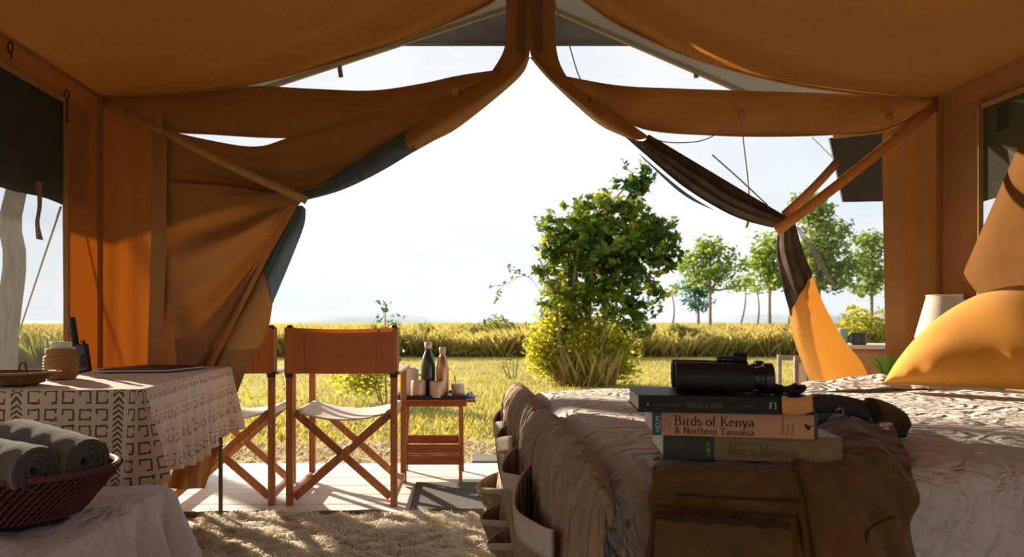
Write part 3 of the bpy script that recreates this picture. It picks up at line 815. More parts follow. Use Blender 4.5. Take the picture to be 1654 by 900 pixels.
def toggle(p, parent, drop, mater='rope_orange'):
    p = Vector(p)
    mb = MB().tube([p + Vector((0.009 * math.sin(t) , -0.004, 0.022 * math.cos(t))) for t in np.linspace(0, 2 * PI, 14)[:-1]], 0.0035, 6, closed=True)
    mb.tube([p + Vector((0, 0, -0.022)), p + Vector((0.002, 0, -0.022 - drop * .5)), p + Vector((0, 0, -0.022 - drop))], 0.0035, 6)
    mb.build('toggle_cord', M[mater], parent)
toggle((XL + .02, 2.945, 1.90), wl_, 0.10, 'dark_cap')
toggle((XR - .02, 2.985, 1.87), wr_, 0.10, 'rope_orange')
toggle((XL + .02, 2.57, 1.955), wl_, 0.02, 'dark_cap')

MB().beam((XL + .012, D - .012, 0.0), (XL + .012, D - .012, EAVE), 0.018, 0.018, (0, 1, 0)).build('corner_seam', M['canvas_dull'], wl_)
MB().beam((XR - .012, D - .012, 0.0), (XR - .012, D - .012, EAVE), 0.018, 0.018, (0, 1, 0)).build('corner_seam', M['canvas_dull'], wr_)
# front wall: two fixed canvas panels, a rolled band on each side, the centre strips
wf = thing('wall_front', None, None, (0.35, D, 0)); tag(wf, None, None, None, 'structure')
def fold(amp, freq, ph=0): return lambda u, v: Vector((0, amp * math.sin(freq * u * 2 * PI + ph) * (0.4 + 0.6 * v), 0))
loft(MB(), [px([(160,152,3.25),(190,172,3.25),(250,203,3.25)]), px([(160,300,3.25),(200,300,3.26),(252,300,3.25)]), px([(160,560,3.25),(200,560,3.245),(252,560,3.25)]),
            px([(160,828,3.25),(200,828,3.25),(252,828,3.25)])], 14, 30, fold(0.008, 2.3)).build('fixed_panel', M['canvas'], wf)
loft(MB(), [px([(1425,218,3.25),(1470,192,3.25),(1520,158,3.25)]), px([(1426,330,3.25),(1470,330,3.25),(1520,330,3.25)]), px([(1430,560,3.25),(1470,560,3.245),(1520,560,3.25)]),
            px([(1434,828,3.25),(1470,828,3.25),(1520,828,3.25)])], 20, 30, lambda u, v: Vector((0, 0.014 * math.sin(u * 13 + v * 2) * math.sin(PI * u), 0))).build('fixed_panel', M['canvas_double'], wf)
band_bulge = lambda A, ph: (lambda u, v: Vector((0, -A * math.sin(PI * v) + 0.010 * math.sin(u * 17 + v * 3 + ph) * v, 0)))
BL_T = [(158,154),(300,149),(405,139),(500,143),(600,146),(680,135),(740,122),(808,112)]
BL_B = [(162,160),(250,207),(350,217),(470,222),(560,210),(640,185),(735,158),(812,124)]
loft(MB(), [px(BL_T, 3.27), px([((a[0]+b[0])/2, (a[1]+b[1])/2) for a, b in zip(BL_T, BL_B)], 3.26), px(BL_B, 3.25)], 60, 10, band_bulge(0.03, 0)).build('rolled_band', M['canvas_thick'], wf)
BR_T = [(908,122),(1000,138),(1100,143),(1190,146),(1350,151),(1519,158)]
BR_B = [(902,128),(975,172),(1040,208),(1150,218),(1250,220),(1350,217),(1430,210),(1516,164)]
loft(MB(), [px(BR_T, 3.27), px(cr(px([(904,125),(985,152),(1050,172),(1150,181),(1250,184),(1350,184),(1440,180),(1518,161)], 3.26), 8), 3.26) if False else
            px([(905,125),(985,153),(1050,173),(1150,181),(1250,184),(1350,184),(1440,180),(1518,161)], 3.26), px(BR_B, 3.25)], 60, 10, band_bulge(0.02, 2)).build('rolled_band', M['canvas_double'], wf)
# bound lower edges of the bands
MB().tube(cr([p + Vector((0, -.004, 0)) for p in px(BL_B, 3.25)], 50), 0.005, 6).build('band_edge', M['canvas_dull'], wf)
MB().tube(cr([p + Vector((0, -.004, 0)) for p in px(BR_B, 3.25)], 50), 0.005, 6).build('band_edge', M['canvas_dull'], wf)
# centre strips
loft(MB(), [px([(817,-70),(817,30),(814,80),(786,128)], 3.26), px([(836,-70),(836,30),(834,82),(806,132)], 3.245), px([(856,-70),(856,40),(855,88),(838,122)], 3.25)], 22, 9).build('centre_strip', M['canvas_thick'], wf)
loft(MB(), [px([(856,-70),(856,40),(857,88),(872,108)], 3.25), px([(876,-70),(876,30),(880,88),(895,122)], 3.245), px([(897,-70),(897,40),(902,95),(920,132)], 3.26)], 22, 9).build('centre_strip', M['canvas_thick'], wf)
for xa, xb in ((836, 850), (862, 876)):
    loft(MB(), [px([(xa,-70),(xa,30),(xa - (2 if xa < 850 else -2),82)], 3.225), px([(xb,-70),(xb,30),(xb - (1 if xa < 850 else -1),88)], 3.225)], 12, 4).build('zip_flap', M['zip_brown'], wf)
# loops on the bands
def loop_at(x, y, Y, mater='webbing'):
    p = P(x, y, Y)
    MB().beam(p + Vector((0, 0, .05)), p + Vector((0, 0, -.006)), 0.03, 0.004, (0, 1, 0)).build('hanging_loop', M[mater], wf)
    MB().tube([p + Vector((0.014 * math.sin(t), -0.006, -.012 + 0.014 * math.cos(t))) for t in np.linspace(0, 2 * PI, 14)[:-1]], 0.004, 6, closed=True).build('loop_ring', M['rope_orange'], wf)
loop_at(1197, 182, 3.21); loop_at(1436, 186, 3.21); loop_at(257, 205, 3.20); loop_at(735, 158, 3.19)

# mosquito nets of the front wall
def net(name, pts, Y, m='net', label=None):
    o = MB().poly(px(pts, Y)).build(name, M[m], smooth=False)
    return tag(o, label, None, None, 'structure')
net('window_1', [(380,150),(405,128),(820,-60),(825,120),(740,135),(600,160)], 3.30, label='net of the left gable window')
net('window_2', [(892,-60),(930,-25),(1300,145),(1190,158),(1000,150),(905,135)], 3.30, label='net of the right gable window')
net('window_3', [(1000,190),(1250,190),(1440,190),(1440,640),(1400,640),(1345,560),(1305,440),(1268,362),(1200,325),(1040,222)], 3.285, label='net beside the right door curtain')
net('window_4', [(275,195),(480,200),(480,240),(415,250),(275,225)], 3.285, label='net above the left door curtain')
# cords hanging in front of the net
cord = wf
MB().tube(cr(px([(1197,190),(1201,230),(1208,290),(1212,345)], 3.19), 24), 0.0028, 5).build('long_cord', M['rope'], cord)
MB().tube(cr(px([(1197,190),(1165,212),(1130,228),(1080,230),(1050,222)], 3.19), 24), 0.0028, 5).build('side_cord', M['rope'], cord)
MB().beam(P(1213,338,3.18), P(1205,368,3.18), 0.02, 0.012).build('peg', M['webbing'], cord, bevel=0.003)
cord = wf
MB().tube(cr(px([(893,-10),(905,35),(920,75),(932,115),(945,145),(953,170)], 3.2), 30), 0.003, 5).build('cord', M['rope'], cord)
MB().tube(cr(px([(952,158),(955,175),(962,186)], 3.195), 8), 0.006, 6).build('pull_tab', M['dark_cap'], cord)

# inner roof
PROF = [(160,155),(230,152),(300,147),(400,134),(500,110),(600,80),(700,44),(790,4),(830,-32),(858,-70),(888,-42),(945,0),(1000,38),(1100,84),(1200,115),(1300,137),(1430,153),(1518,160)]
prof = cr(px(PROF, D), 90)
prof[0] = Vector((XL, D, EAVE)); prof[-1] = Vector((XR, D, EAVE))
RX = P(858, 0, D).x; RZ = P(858, -70, D).z
def straight_z(x):
    return EAVE + (RZ - EAVE) * ((x - XL) / (RX - XL) if x < RX else (XR - x) / (XR - RX))
def roof_pt(u, v):
    i = min(int(u * 89), 88); t = u * 89 - i
    p = prof[i].lerp(prof[i+1], t)
    dist = (1 - (1 - v) ** 1.0) ** 2.4 * 4.9          # distance back from the front edge
    k = math.exp(-(dist / 0.42) ** 1.3)
    zs = straight_z(p.x) - 0.05 * math.sin(PI * min(1, max(0, (p.x - XL) / (RX - XL) if p.x < RX else (XR - p.x) / (XR - RX)))) 
    z = zs * (1 - k) + p.z * k
    span = math.sin(PI * u)
    z += 0.010 * math.sin(p.x * 9 + dist * 14) * math.exp(-dist / 0.35) * span + 0.028 * math.sin(dist * 27 + abs(p.x - RX) * 3.2) * math.exp(-dist / 0.30) * min(1, dist * 14) * span
    return Vector((p.x, D + 0.01 - dist, z))
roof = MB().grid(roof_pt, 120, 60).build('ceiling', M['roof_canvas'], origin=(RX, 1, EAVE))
tag(roof, None, None, None, 'structure')
MB().tube([p + Vector((0, 0.008, -0.004)) for p in prof], 0.006, 6).build('front_binding', M['hem_canvas'], roof)

# outer fly sheet: projecting over the deck in front
fly = thing('fly_sheet', 'grey-brown outer fly sheet projecting above the tent front', None, (RX, 3.9, 1.7)); tag(fly, kind='structure')
YF = 4.6
A0, A1 = P(405, 147, YF), P(800, 17, YF)
B0, B1 = P(900, 15, YF), P(1200, 145, YF)
sl = (A1.z - A0.z) / (A1.x - A0.x); sr = (B0.z - B1.z) / (B1.x - B0.x)
lx_e, rx_e = -2.92, 3.5
lz_e = A0.z + (lx_e - A0.x) * sl; rz_e = B1.z - (rx_e - B1.x) * sr
apx = (B0.z - A1.z + sl * A1.x + sr * B0.x) / (sl + sr); apz = A1.z + (apx - A1.x) * sl
def fly_side(e, ez):
    def fn(u, v):
        x = e + (apx - e) * u; z = ez + (apz - ez) * u
        return Vector((x, YF - 6.4 * v, z + 0.05 * v - 0.03 * math.sin(PI * u) * 0))
    return fn
MB().grid(fly_side(lx_e, lz_e), 24, 16).build('fly_slope', M['fly'], fly)
MB().grid(fly_side(rx_e, rz_e), 24, 16).build('fly_slope', M['fly'], fly)
MB().beam(Vector((lx_e, YF, lz_e - .012)), Vector((apx, YF, apz - .012)), 0.028, 0.032).build('front_pole', M['pole'], fly)
MB().beam(Vector((apx, YF, apz - .012)), Vector((rx_e, YF, rz_e - .012)), 0.028, 0.032).build('front_pole', M['pole'], fly)
def baffle(u, v):
    p = prof[min(89, int(round(u * 89)))]
    zt = (lz_e + (p.x - lx_e) * (apz - lz_e) / (apx - lx_e) if p.x < apx else rz_e + (rx_e - p.x) * (apz - rz_e) / (rx_e - apx)) + 0.012
    return Vector((p.x, D + 0.03, p.z + 0.01 + (max(zt, p.z + .03) - p.z - 0.01) * v))
MB().grid(baffle, 89, 4).build('sun_baffle', M['awning'], fly)  # unseen sheet added to keep low sun off the roof front
def val_pt(x, d): return Vector((x, YF + 0.004 * math.sin(x * 14), A0.z + (x - A0.x) * sl - 0.14 * d))
MB().grid(lambda u, v: val_pt(lx_e + 1.0 * u, v), 20, 3).build('shadow_valance', M['fly'], fly)  # unseen hanging strips added to set the shadow edge on the left panels
MB().grid(lambda u, v: Vector((lx_e, YF - 3.2 * u, lz_e + 0.05 * u * 0.5 - 0.14 * v)), 24, 3).build('shadow_valance', M['fly'], fly)
for x, y in ((548, 107), (1122, 108)):
    p = P(x, y, YF)
    MB().beam(p + Vector((-.006, 0, .05)), p + Vector((.012, 0, -.075)), 0.03, 0.008, (0, 1, 0)).build('strap_end', M['fly'], fly)
aw = thing('awning_panel', 'dark grey awning panel with a straight lower edge under the peak', 'awning', P(840, 72, 4.8))
MB().grid(lambda u, v: P(560 + 560 * u, 72 - 120 * v, 4.85 - 0.15 * v) + Vector((0, 0.01 * math.sin(u * 40), 0)), 40, 6).build('panel', M['awning'], aw)
MB().beam(P(560, 72, 4.84), P(1120, 72, 4.84), 0.012, 0.018).build('hem', M['awning'], aw)

# ------------------------------------------------------------------ side windows
w1 = MB().poly([(XL, -1.2, 0.5), (XL, 2.955, 0.5), (XL, 2.955, 1.877), (XL, -1.2, 1.877)]).build('window_5', M['net_side'], smooth=False)
tag(w1, 'mesh of the left side window', None, None, 'structure')
flap = thing('window_flap', 'black half-rolled flap outside the left mesh window', 'window flap', (XL - .05, 1.9, 1.44))
MB().grid(lambda u, v: Vector((XL - 0.03 - 0.03 * v, 0.85 + 2.32 * u, 1.90 - 0.455 * v + 0.006 * math.sin(u * 30) * v)), 30, 8).build('cloth', M['dark_flap'], flap)
loft(MB(), [[Vector((XL - .02, 2.79, 1.50)), Vector((XL - .02, 2.80, 1.40)), Vector((XL - .03, 2.80, 1.33)), Vector((XL - .02, 2.79, 1.26))],
            [Vector((XL - .02, 2.83, 1.50)), Vector((XL - .02, 2.83, 1.40)), Vector((XL - .03, 2.83, 1.33)), Vector((XL - .02, 2.84, 1.26))]], 10, 4).build('hanging_strap', M['webbing'], flap)
rp = MB().tube([P(98, 335, 3.4), P(66, 430, 4.2), P(28, 545, 5.6)], 0.006, 5).build('guy_rope', M['rope'])
tag(rp, 'thin guy rope slanting down outside the left mesh window', 'rope')
w2 = MB().poly([(XR, -1.2, 0.72), (XR, 2.99, 0.72), (XR, 2.99, 1.86), (XR, -1.2, 1.86)]).build('window_6', M['net_side'], smooth=False)
tag(w2, 'mesh of the right side window', None, None, 'structure')
flap2 = thing('window_flap', 'olive flap outside the right side window', 'window flap', (XR + .05, 1.9, 1.3))
MB().grid(lambda u, v: Vector((XR + 0.03 + 0.03 * v, 0.85 + 2.36 * u, 1.90 - 0.44 * v + 0.006 * math.sin(u * 30) * v)), 30, 8).build('cloth', M['olive_flap'], flap2)
MB().beam((XR + .015, 2.90, 1.84), (XR + .015, 2.90, 1.74), 0.05, 0.006, (1, 0, 0)).build('hanging_strap', M['black'], flap2)
# curtain of the right side window, tied to the side
sc_ = thing('window_curtain', 'brown canvas window curtain drawn aside above the yellow pillow', 'curtain', (XR - .04, 2.1, 0.8))
loft(MB(), [[Vector((XR - .03, 1.75, 1.86)), Vector((XR - .035, 2.1, 1.5)), Vector((XR - .03, 2.30, 1.25))] , 
            [Vector((XR - .05, 2.45, 1.66)), Vector((XR - .06, 2.52, 1.42)), Vector((XR - .05, 2.60, 1.22))],
            [Vector((XR - .04, 2.62, 1.55)), Vector((XR - .06, 2.80, 1.30)), Vector((XR - .05, 3.06, 1.16))]], 26, 20,
     lambda u, v: Vector((-0.02 * math.sin(v * 9 + u), 0, 0))).build('upper_cloth', M['canvas_dull'], sc_) if False else None
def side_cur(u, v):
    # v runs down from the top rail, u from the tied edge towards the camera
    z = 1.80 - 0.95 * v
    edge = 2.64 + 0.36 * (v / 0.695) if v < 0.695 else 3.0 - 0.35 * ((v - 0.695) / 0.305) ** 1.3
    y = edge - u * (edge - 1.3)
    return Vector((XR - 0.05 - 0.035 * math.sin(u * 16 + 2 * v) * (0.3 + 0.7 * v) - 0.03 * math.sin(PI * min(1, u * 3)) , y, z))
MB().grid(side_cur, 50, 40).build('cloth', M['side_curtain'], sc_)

# ------------------------------------------------------------------ left door curtain
lc = thing('door_curtain', 'big brown canvas door curtain drawn to the left and tied back', 'curtain', P(330, 800, 3.2))
rows = [px([(250,205,3.245),(330,225,3.24),(415,238,3.235),(480,221,3.23),(640,180,3.22),(735,150,3.22),(845,95,3.23)]),
        px([(249,238,3.245),(370,262,3.22),(520,258,3.20),(640,212,3.19),(740,165,3.20),(842,104,3.22)]),
        px([(249,262,3.245),(380,285,3.20),(500,298,3.17),(600,252,3.16),(700,190,3.18),(790,140,3.2)]),
        px([(248,282,3.245),(380,300,3.19),(480,312,3.14),(560,285,3.15),(640,232,3.16)]),
        px([(248,305,3.245),(370,314,3.19),(488,321,3.13)]),
        px([(247,360,3.245),(380,345,3.18),(488,324,3.13)]),
        px([(246,430,3.245),(375,392,3.18),(486,327,3.13)]),
        px([(244,510,3.245),(365,445,3.19),(483,331,3.13)]),
        px([(242,590,3.245),(345,505,3.19),(479,336,3.13)]),
        px([(243,680,3.245),(325,570,3.2),(476,341,3.13)]),
        px([(250,790,3.245),(318,620,3.2),(474,346,3.13)])]
def lc_disp(u, v):
    e = math.sin(PI * min(1, u * 1.04)) ** 1.3 * (1 - 0.45 * u)
    return Vector((0, -0.075 * e * math.sin(v * 21 + u * 1.5) - 0.022 * e * math.sin(v * 53 + 2 * u + 1), 0.0)) * (0.5 + 0.5 * min(1, v * 2.5))
loft(MB(), rows, 60, 110, lc_disp).build('main_cloth', M['canvas_thick'], lc)
loft(MB(), [px([(247,206,3.22),(244,400,3.22),(238,600,3.22),(240,790,3.22)]), px([(270,212,3.20),(268,400,3.20),(262,600,3.20),(262,790,3.20)])], 30, 3).build('edge_hem', M['hem_canvas'], lc)
# upper edge fold: canvas then blue lining
loft(MB(), [px([(850,84,3.22),(800,124,3.2),(735,160,3.17),(680,198,3.16),(636,228,3.15)]), px([(853,90,3.19),(818,130,3.16),(738,183,3.13),(690,212,3.12),(655,235,3.12)]),
            px([(856,93,3.22),(836,128,3.2),(745,203,3.17),(700,228,3.16),(668,246,3.15)])], 30, 10).build('edge_fold', M['canvas_dull'], lc)
loft(MB(), [px([(690,196,3.17),(630,226,3.15),(576,260,3.14),(524,292,3.13),(482,314,3.12)]), px([(670,232,3.13),(650,236,3.12),(595,272,3.11),(540,304,3.1),(489,323,3.11)]),
            px([(674,242,3.15),(612,279,3.14),(550,308,3.13),(493,324,3.12)])], 24, 10).build('lining', M['blue_net'], lc)
# falling edge below the tie
loft(MB(), [px([(476,334,3.12),(452,374,3.13),(418,432,3.14)]), px([(487,332,3.08),(474,378,3.09),(432,462,3.1)]),
            px([(494,338,3.11),(491,365,3.12),(470,420,3.13),(439,494,3.14)])], 22, 12).build('lining', M['blue_net'], lc)
loft(MB(), [px([(420,428,3.13),(378,510,3.16),(335,592,3.18),(268,790,3.2)]), px([(432,456,3.10),(410,520,3.13),(365,600,3.15),(298,790,3.18)]),
            px([(441,488,3.13),(430,540,3.15),(392,612,3.17),(330,790,3.19)])], 30, 14, lambda u, v: Vector((0, 0.012 * math.sin(v * 8 + 1) * u, 0))).build('falling_edge', M['canvas_dull'], lc)
loft(MB(), [px([(474,332,3.12),(440,385,3.13),(405,440,3.14),(330,592,3.18)]), px([(480,334,3.10),(447,392,3.11),(416,450,3.11),(342,596,3.15)])], 20, 4).build('edge_piping', M['orange_webbing'], lc)
def ribbon(a, b, w, mb=None, sag=0.01):
    a, b = Vector(a), Vector(b)
    d = (b - a).normalized(); s = d.cross(Vector((0, 1, 0))).normalized() * w / 2
    def pt(t, k): return a.lerp(b, t) + s * k + Vector((0, 0, -sag * math.sin(PI * t)))
    return (mb or MB()).add([pt(t, k) for t in np.linspace(0, 1, 9) for k in (-1, 1)], [(2*i, 2*i+1, 2*i+3, 2*i+2) for i in range(8)])
ribbon(P(168,163,3.22), P(262,211,3.08), 0.038).build('tie_strap', M['webbing'], lc, solid=0.003)
ribbon(P(262,211,3.07), P(496,324,3.02), 0.036).build('tie_strap', M['webbing'], lc, solid=0.003)

# ------------------------------------------------------------------ right door curtain
rc = thing('door_curtain', 'dark net and sunlit-yellow canvas door curtain tied back on the right', 'curtain', P(1340, 700, 3.2))
T = px([(858,86,3.24),(905,122,3.23),(960,160,3.22),(1000,187,3.21),(1050,222,3.2)])
Bm = px([(860,90,3.2),(895,130,3.18),(945,170,3.16),(985,200,3.15),(1030,226,3.15)])
B = px([(856,93,3.23),(885,127,3.22),(930,170,3.21),(970,203,3.2),(1010,222,3.19)])
loft(MB(), [T, Bm, B], 26, 10).build('upper_fold', M['canvas_thick'], rc)
T = px([(1048,217,3.21),(1130,266,3.19),(1200,308,3.17),(1274,352,3.14)])
M1 = px([(1038,228,3.16),(1118,284,3.13),(1185,326,3.11),(1268,358,3.10)])
B = px([(1008,220,3.2),(1040,248,3.19),(1100,299,3.17),(1160,337,3.15),(1205,357,3.14),(1260,371,3.12)])
loft(MB(), [T, M1, B], 40, 22, lambda u, v: Vector((0, -0.012 * math.sin(v * 19) * math.sin(PI * u), 0))).build('net_roll', M['dark_net'], rc)
loft(MB(), [px([(1150,338,3.13),(1100,305,3.14),(1030,246,3.17)]), px([(1168,346,3.14),(1105,316,3.15),(1040,258,3.18)])], 20, 4).build('net_edge', M['blue_net'], rc)
loft(MB(), [px([(1257,368,3.12),(1252,400,3.15),(1258,445,3.16),(1276,512,3.17)]), px([(1270,364,3.07),(1273,400,3.09),(1285,440,3.10),(1296,478,3.12)]),
            px([(1285,362,3.12),(1296,402,3.15),(1312,442,3.16)])], 28, 20, lambda u, v: Vector((0, -0.010 * math.sin(v * 21 + 1), 0))).build('gathered_net', M['dark_net'], rc)
loft(MB(), [px([(1274,506,3.17),(1283,552,3.18),(1300,600,3.19),(1330,680,3.2),(1340,800,3.2)]), px([(1296,470,3.10),(1310,540,3.11),(1335,610,3.13),(1365,690,3.17),(1372,800,3.18)]),
            px([(1311,438,3.16),(1330,490,3.17),(1362,548,3.18),(1405,620,3.19),(1420,800,3.2)])], 34, 22, lambda u, v: Vector((0, -0.006 * math.sin(v * 12 + u * 3), 0))).build('lower_canvas', M['curtain_sunlit'], rc)
loft(MB(), [px([(1284,365,3.2),(1300,395,3.21),(1347,468,3.22)]), px([(1290,366,3.19),(1318,402,3.2),(1350,462,3.22)])], 12, 4).build('net_fold', M['grey_net'], rc)
MB().tube(cr(px([(1150,250,3.24),(1195,290,3.22),(1240,332,3.19)], 3.2), 14), 0.004, 5).build('net_crease', M['grey_net'], rc)
ribbon(P(1517,166,3.235), P(1254,374,3.05), 0.046).build('tie_strap', M['orange_webbing'], rc, solid=0.003)
ribbon(P(1352,262,3.22), P(1266,348,3.15), 0.040).build('tie_strap', M['hem_canvas'], rc, solid=0.003)

# black panel hanging outside behind the right net
bp_ = thing('black_board', 'black tilted board hanging outside the right mosquito net', 'board', P(1395, 325, 3.6))
q = [P(1340,223,3.62), P(1468,209,3.62), P(1470,324,3.55), P(1362,326,3.55)]
mb = MB().add(q + [p + Vector((0, .012, 0)) for p in q], [(0,1,2,3),(7,6,5,4),(0,4,5,1),(1,5,6,2),(2,6,7,3),(3,7,4,0)])
mb.build('board', M['dark_flap'], bp_, smooth=False)
MB().tube([P(1312,222,3.7), P(1345,255,3.62)], 0.0025, 5).build('wire', M['rope'], bp_)
MB().beam(P(1460,205,3.64), Vector((P(1460,205,3.64).x, 3.64, 0)), 0.03, 0.03, (0, 1, 0)).build('post', M['plank_grey'], bp_, smooth=False)
MB().beam(P(1345,222,3.62), P(1440,211,3.62), 0.01, 0.02).build('batten', M['hem_canvas'], bp_)

# ================================================================== RUG AND MAT
rug = thing('shag_rug', 'cream long-pile shag rug on the tent floor by the door', 'rug', (-0.35, 2.6, 0))
MB().box((-1.12, 1.8, 0.001), (0.12, 3.13, 0.018)).build('backing', M['rug_base'], rug, smooth=False)
n = 22000
x = rng.uniform(-1.12, 0.13, n); y = rng.uniform(2.3, 3.15, n)
lump = 0.5 + 0.5 * np.sin(x * 26 + 3 * np.sin(y * 17)) * np.sin(y * 31 + 2 * np.sin(x * 13))
ang = 3.2 * np.sin(x * 5 + 1) + 2.4 * np.sin(y * 9) + rng.normal(0, 0.6, n)
L = rng.uniform(0.035, 0.065, n); wd = rng.uniform(0.0018, 0.0035, n)
dx, dy = np.cos(ang), np.sin(ang)
z0 = 0.015 + 0.0 * x
pts = []
for t, hz in ((0, 0), (0.4, 0.026), (0.8, 0.030), (1.0, 0.018)):
    cxp = x + dx * L * t; cyp = y + dy * L * t; czp = z0 + hz * (0.35 + 0.9 * lump)
    ww = wd * (1 - 0.6 * t)
    pts.append(np.stack([cxp - dy * ww, cyp + dx * ww, czp], 1)); pts.append(np.stack([cxp + dy * ww, cyp - dx * ww, czp], 1))
v = np.stack(pts, 1).reshape(-1, 3)
base = np.arange(n)[:, None] * 8
f = np.concatenate([base + np.array([[0, 1, 3, 2]]), base + np.array([[2, 3, 5, 4]]), base + np.array([[4, 5, 7, 6]])])
pile = array_mesh('pile', v, f, M['rug'], parent=rug, smooth=True); pile['kind'] = 'stuff'
dm = MB()
dm.box((-0.205, 3.29, 0.001), (0.62, 3.85, 0.016))
dm = dm.build('door_mat', M['door_mat'], smooth=False, bevel=0.006)
tag(dm, 'dark grey fibre door mat on the pale deck', 'door mat')

# ================================================================== FOLDING CHAIRS
def make_chair(label):
    t = thing('folding_chair', label, 'chair', (0, 0, 0), 'folding chairs on the deck')
    hw = 0.262
    for sx in (-1, 1):
        X = sx * hw
        MB().beam((X, -0.25, 0), (X, -0.25, 0.885), 0.034, 0.028, (0, 1, 0)).build('back_post', M['wood'], t, smooth=False, bevel=0.003)
        MB().lathe([(0.0, 0.018), (0.012, 0.016), (0.018, 0.006), (0.018, -0.004)], (X, -0.25, 0.887), 10).build('post_cap', M['dark_cap'], t)
        MB().beam((X, 0.24, 0), (X, 0.24, 0.655), 0.034, 0.028, (0, 1, 0)).build('front_post', M['wood'], t, smooth=False, bevel=0.003)
        MB().box((X - 0.032, -0.24, 0.655), (X + 0.032, 0.30, 0.672)).build('armrest', M['wood_top'], t, smooth=False, bevel=0.005)
        MB().beam((X, -0.25, 0.045), (X, 0.24, 0.045), 0.024, 0.034).build('foot_rail', M['wood'], t, smooth=False, bevel=0.003)
        MB().beam((sx * (hw - .028), -0.235, 0.452), (sx * (hw - .028), 0.235, 0.452), 0.028, 0.030).build('seat_rail', M['wood'], t, smooth=False, bevel=0.004)
        for yy in (-0.266, 0.224):
            bo = MB().lathe([(0.0, 0.004), (0.007, 0.003), (0.007, 0)], (0, 0, 0), 8).build('bolt', M['brass'], t)
            bo.location = (X, yy, 0.40); bo.rotation_euler = (PI / 2, 0, 0)
        MB().beam((X, -0.262, 0.642), (X, -0.262, 0.672), 0.040, 0.010, (0, 1, 0)).build('hinge_plate', M['dark_cap'], t, smooth=False)
    for yy, dyy in ((-0.225, 0), (0.19, 0)):
        for sx in (-1, 1):
            yo = yy + sx * 0.013
            MB().beam((sx * (hw - .022), yo, 0.035), (-sx * (hw - .028), yo, 0.452), 0.038, 0.020, (0, 1, 0)).build('cross_leg', M['wood'], t, smooth=False, bevel=0.003)
        MB().lathe([(0.0, -0.03), (0.009, -0.03), (0.009, 0.03), (0, 0.03)], (0, 0, 0), 8).build('pivot_bolt', M['brass'], t)
        pv = t.children[-1] if False else None
    for o in [c for c in COL.objects if c.parent == t and c.name.startswith('pivot_bolt')]:
        o.rotation_euler = (PI / 2, 0, 0)
    pv = [c for c in COL.objects if c.parent == t and c.name.startswith('pivot_bolt')]
    pv[0].location = (0, -0.225, 0.245); pv[1].location = (0, 0.19, 0.245)
    # sling seat
    def seat(u, v):
        x = (u - 0.5) * 2 * (hw - 0.02); y = -0.225 + 0.45 * v
        z = 0.466 - 0.042 * (1 - (2 * u - 1) ** 2) - 0.004 * math.sin(v * 6)
        return Vector((x, y, z))
    s = MB().grid(seat, 24, 14).build('seat', M['seat_cloth'], t, solid=0.006)
    for sx in (-1, 1):
        MB().grid(lambda u, v, sx=sx: Vector((sx * (hw - 0.028 + 0.021 * math.cos(u * PI * 1.5 - .4)), -0.225 + 0.45 * v, 0.452 + 0.021 * math.sin(u * PI * 1.5 - .4))), 10, 4).build('seat_sleeve', M['seat_cloth'], t, solid=0.003)
    # leather back: a band round both posts
    def back(u, v):
        # closed loop around the posts, bellied away from the sitter
        w = hw + 0.022
        if u < 0.5:
            k = u / 0.5; x = -w + 2 * w * k
            y = -0.272 - 0.016 * math.sin(PI * k)
        else:
            k = (u - 0.5) / 0.5; x = w - 2 * w * k
            y = -0.230 - 0.016 * math.sin(PI * k)
        z = 0.662 + (0.892 - 0.662) * v - 0.010 * math.sin(PI * min(1, k)) * v
        return Vector((x, y, z))
    b = MB().grid(back, 64, 10, closed_u=True).build('backrest', M['leather'], t)
    for sx in (-1, 1):
        MB().beam((sx * 0.190, -0.2835, 0.668), (sx * 0.190, -0.2835, 0.882), 0.012, 0.002, (0, 1, 0)).build('stitched_seam', M['wood'], b, smooth=False)
    return t
def copy_tree(o, parent=None):
    c = o.copy(); COL.objects.link(c); c.parent = parent
    for ch in [x for x in COL.objects if x.parent == o]: copy_tree(ch, c)
    return c
ch1 = make_chair('wood and tan leather folding chair in full view on the deck')
ch2 = copy_tree(ch1); ch2['label'] = 'wood and tan leather folding chair half hidden behind the left curtain'
ch1.location = (-0.545, 3.66, 0); ch1.rotation_euler = (0, 0, math.radians(-1.5))
ch2.location = (-1.17, 3.66, 0); ch2.rotation_euler = (0, 0, math.radians(1.0))

# ================================================================== SIDE TABLE AND DRINKS
TZ = 0.475
TX0, TX1, TY0, TY1 = -0.355, 0.135, 3.89, 4.25
st = thing('folding_table', 'small reddish wooden folding table beside the chair', 'table', ((TX0 + TX1) / 2, 4.07, 0))
MB().box((TX0, TY0, TZ - 0.016), (TX1, TY1, TZ)).build('tabletop', M['wood_h'], st, smooth=False, bevel=0.004)
MB().box((TX0 + .06, TY0 + .015, TZ - 0.042), (TX1 - .05, TY0 + .03, TZ - 0.017)).build('apron', M['wood_h'], st, smooth=False, bevel=0.003)
MB().box((TX0 + .06, TY1 - .03, TZ - 0.042), (TX1 - .05, TY1 - .015, TZ - 0.017)).build('apron', M['wood_h'], st, smooth=False, bevel=0.003)
for X in (TX0 + 0.075, TX1 - 0.085):
    for Yy in (TY0 + 0.035, TY1 - 0.035):
        MB().beam((X, Yy, 0), (X, Yy, TZ - 0.016), 0.020, 0.026, (0, 1, 0)).build('leg', M['wood'], st, smooth=False, bevel=0.003)
for zz in (0.165, 0.100):
    for Yy in (TY0 + 0.02, TY1 - 0.02):
        MB().box((TX0 + .06, Yy - .008, zz), (TX1 - .07, Yy + .008, zz + 0.052)).build('rail', M['wood_h'], st, smooth=False, bevel=0.003)
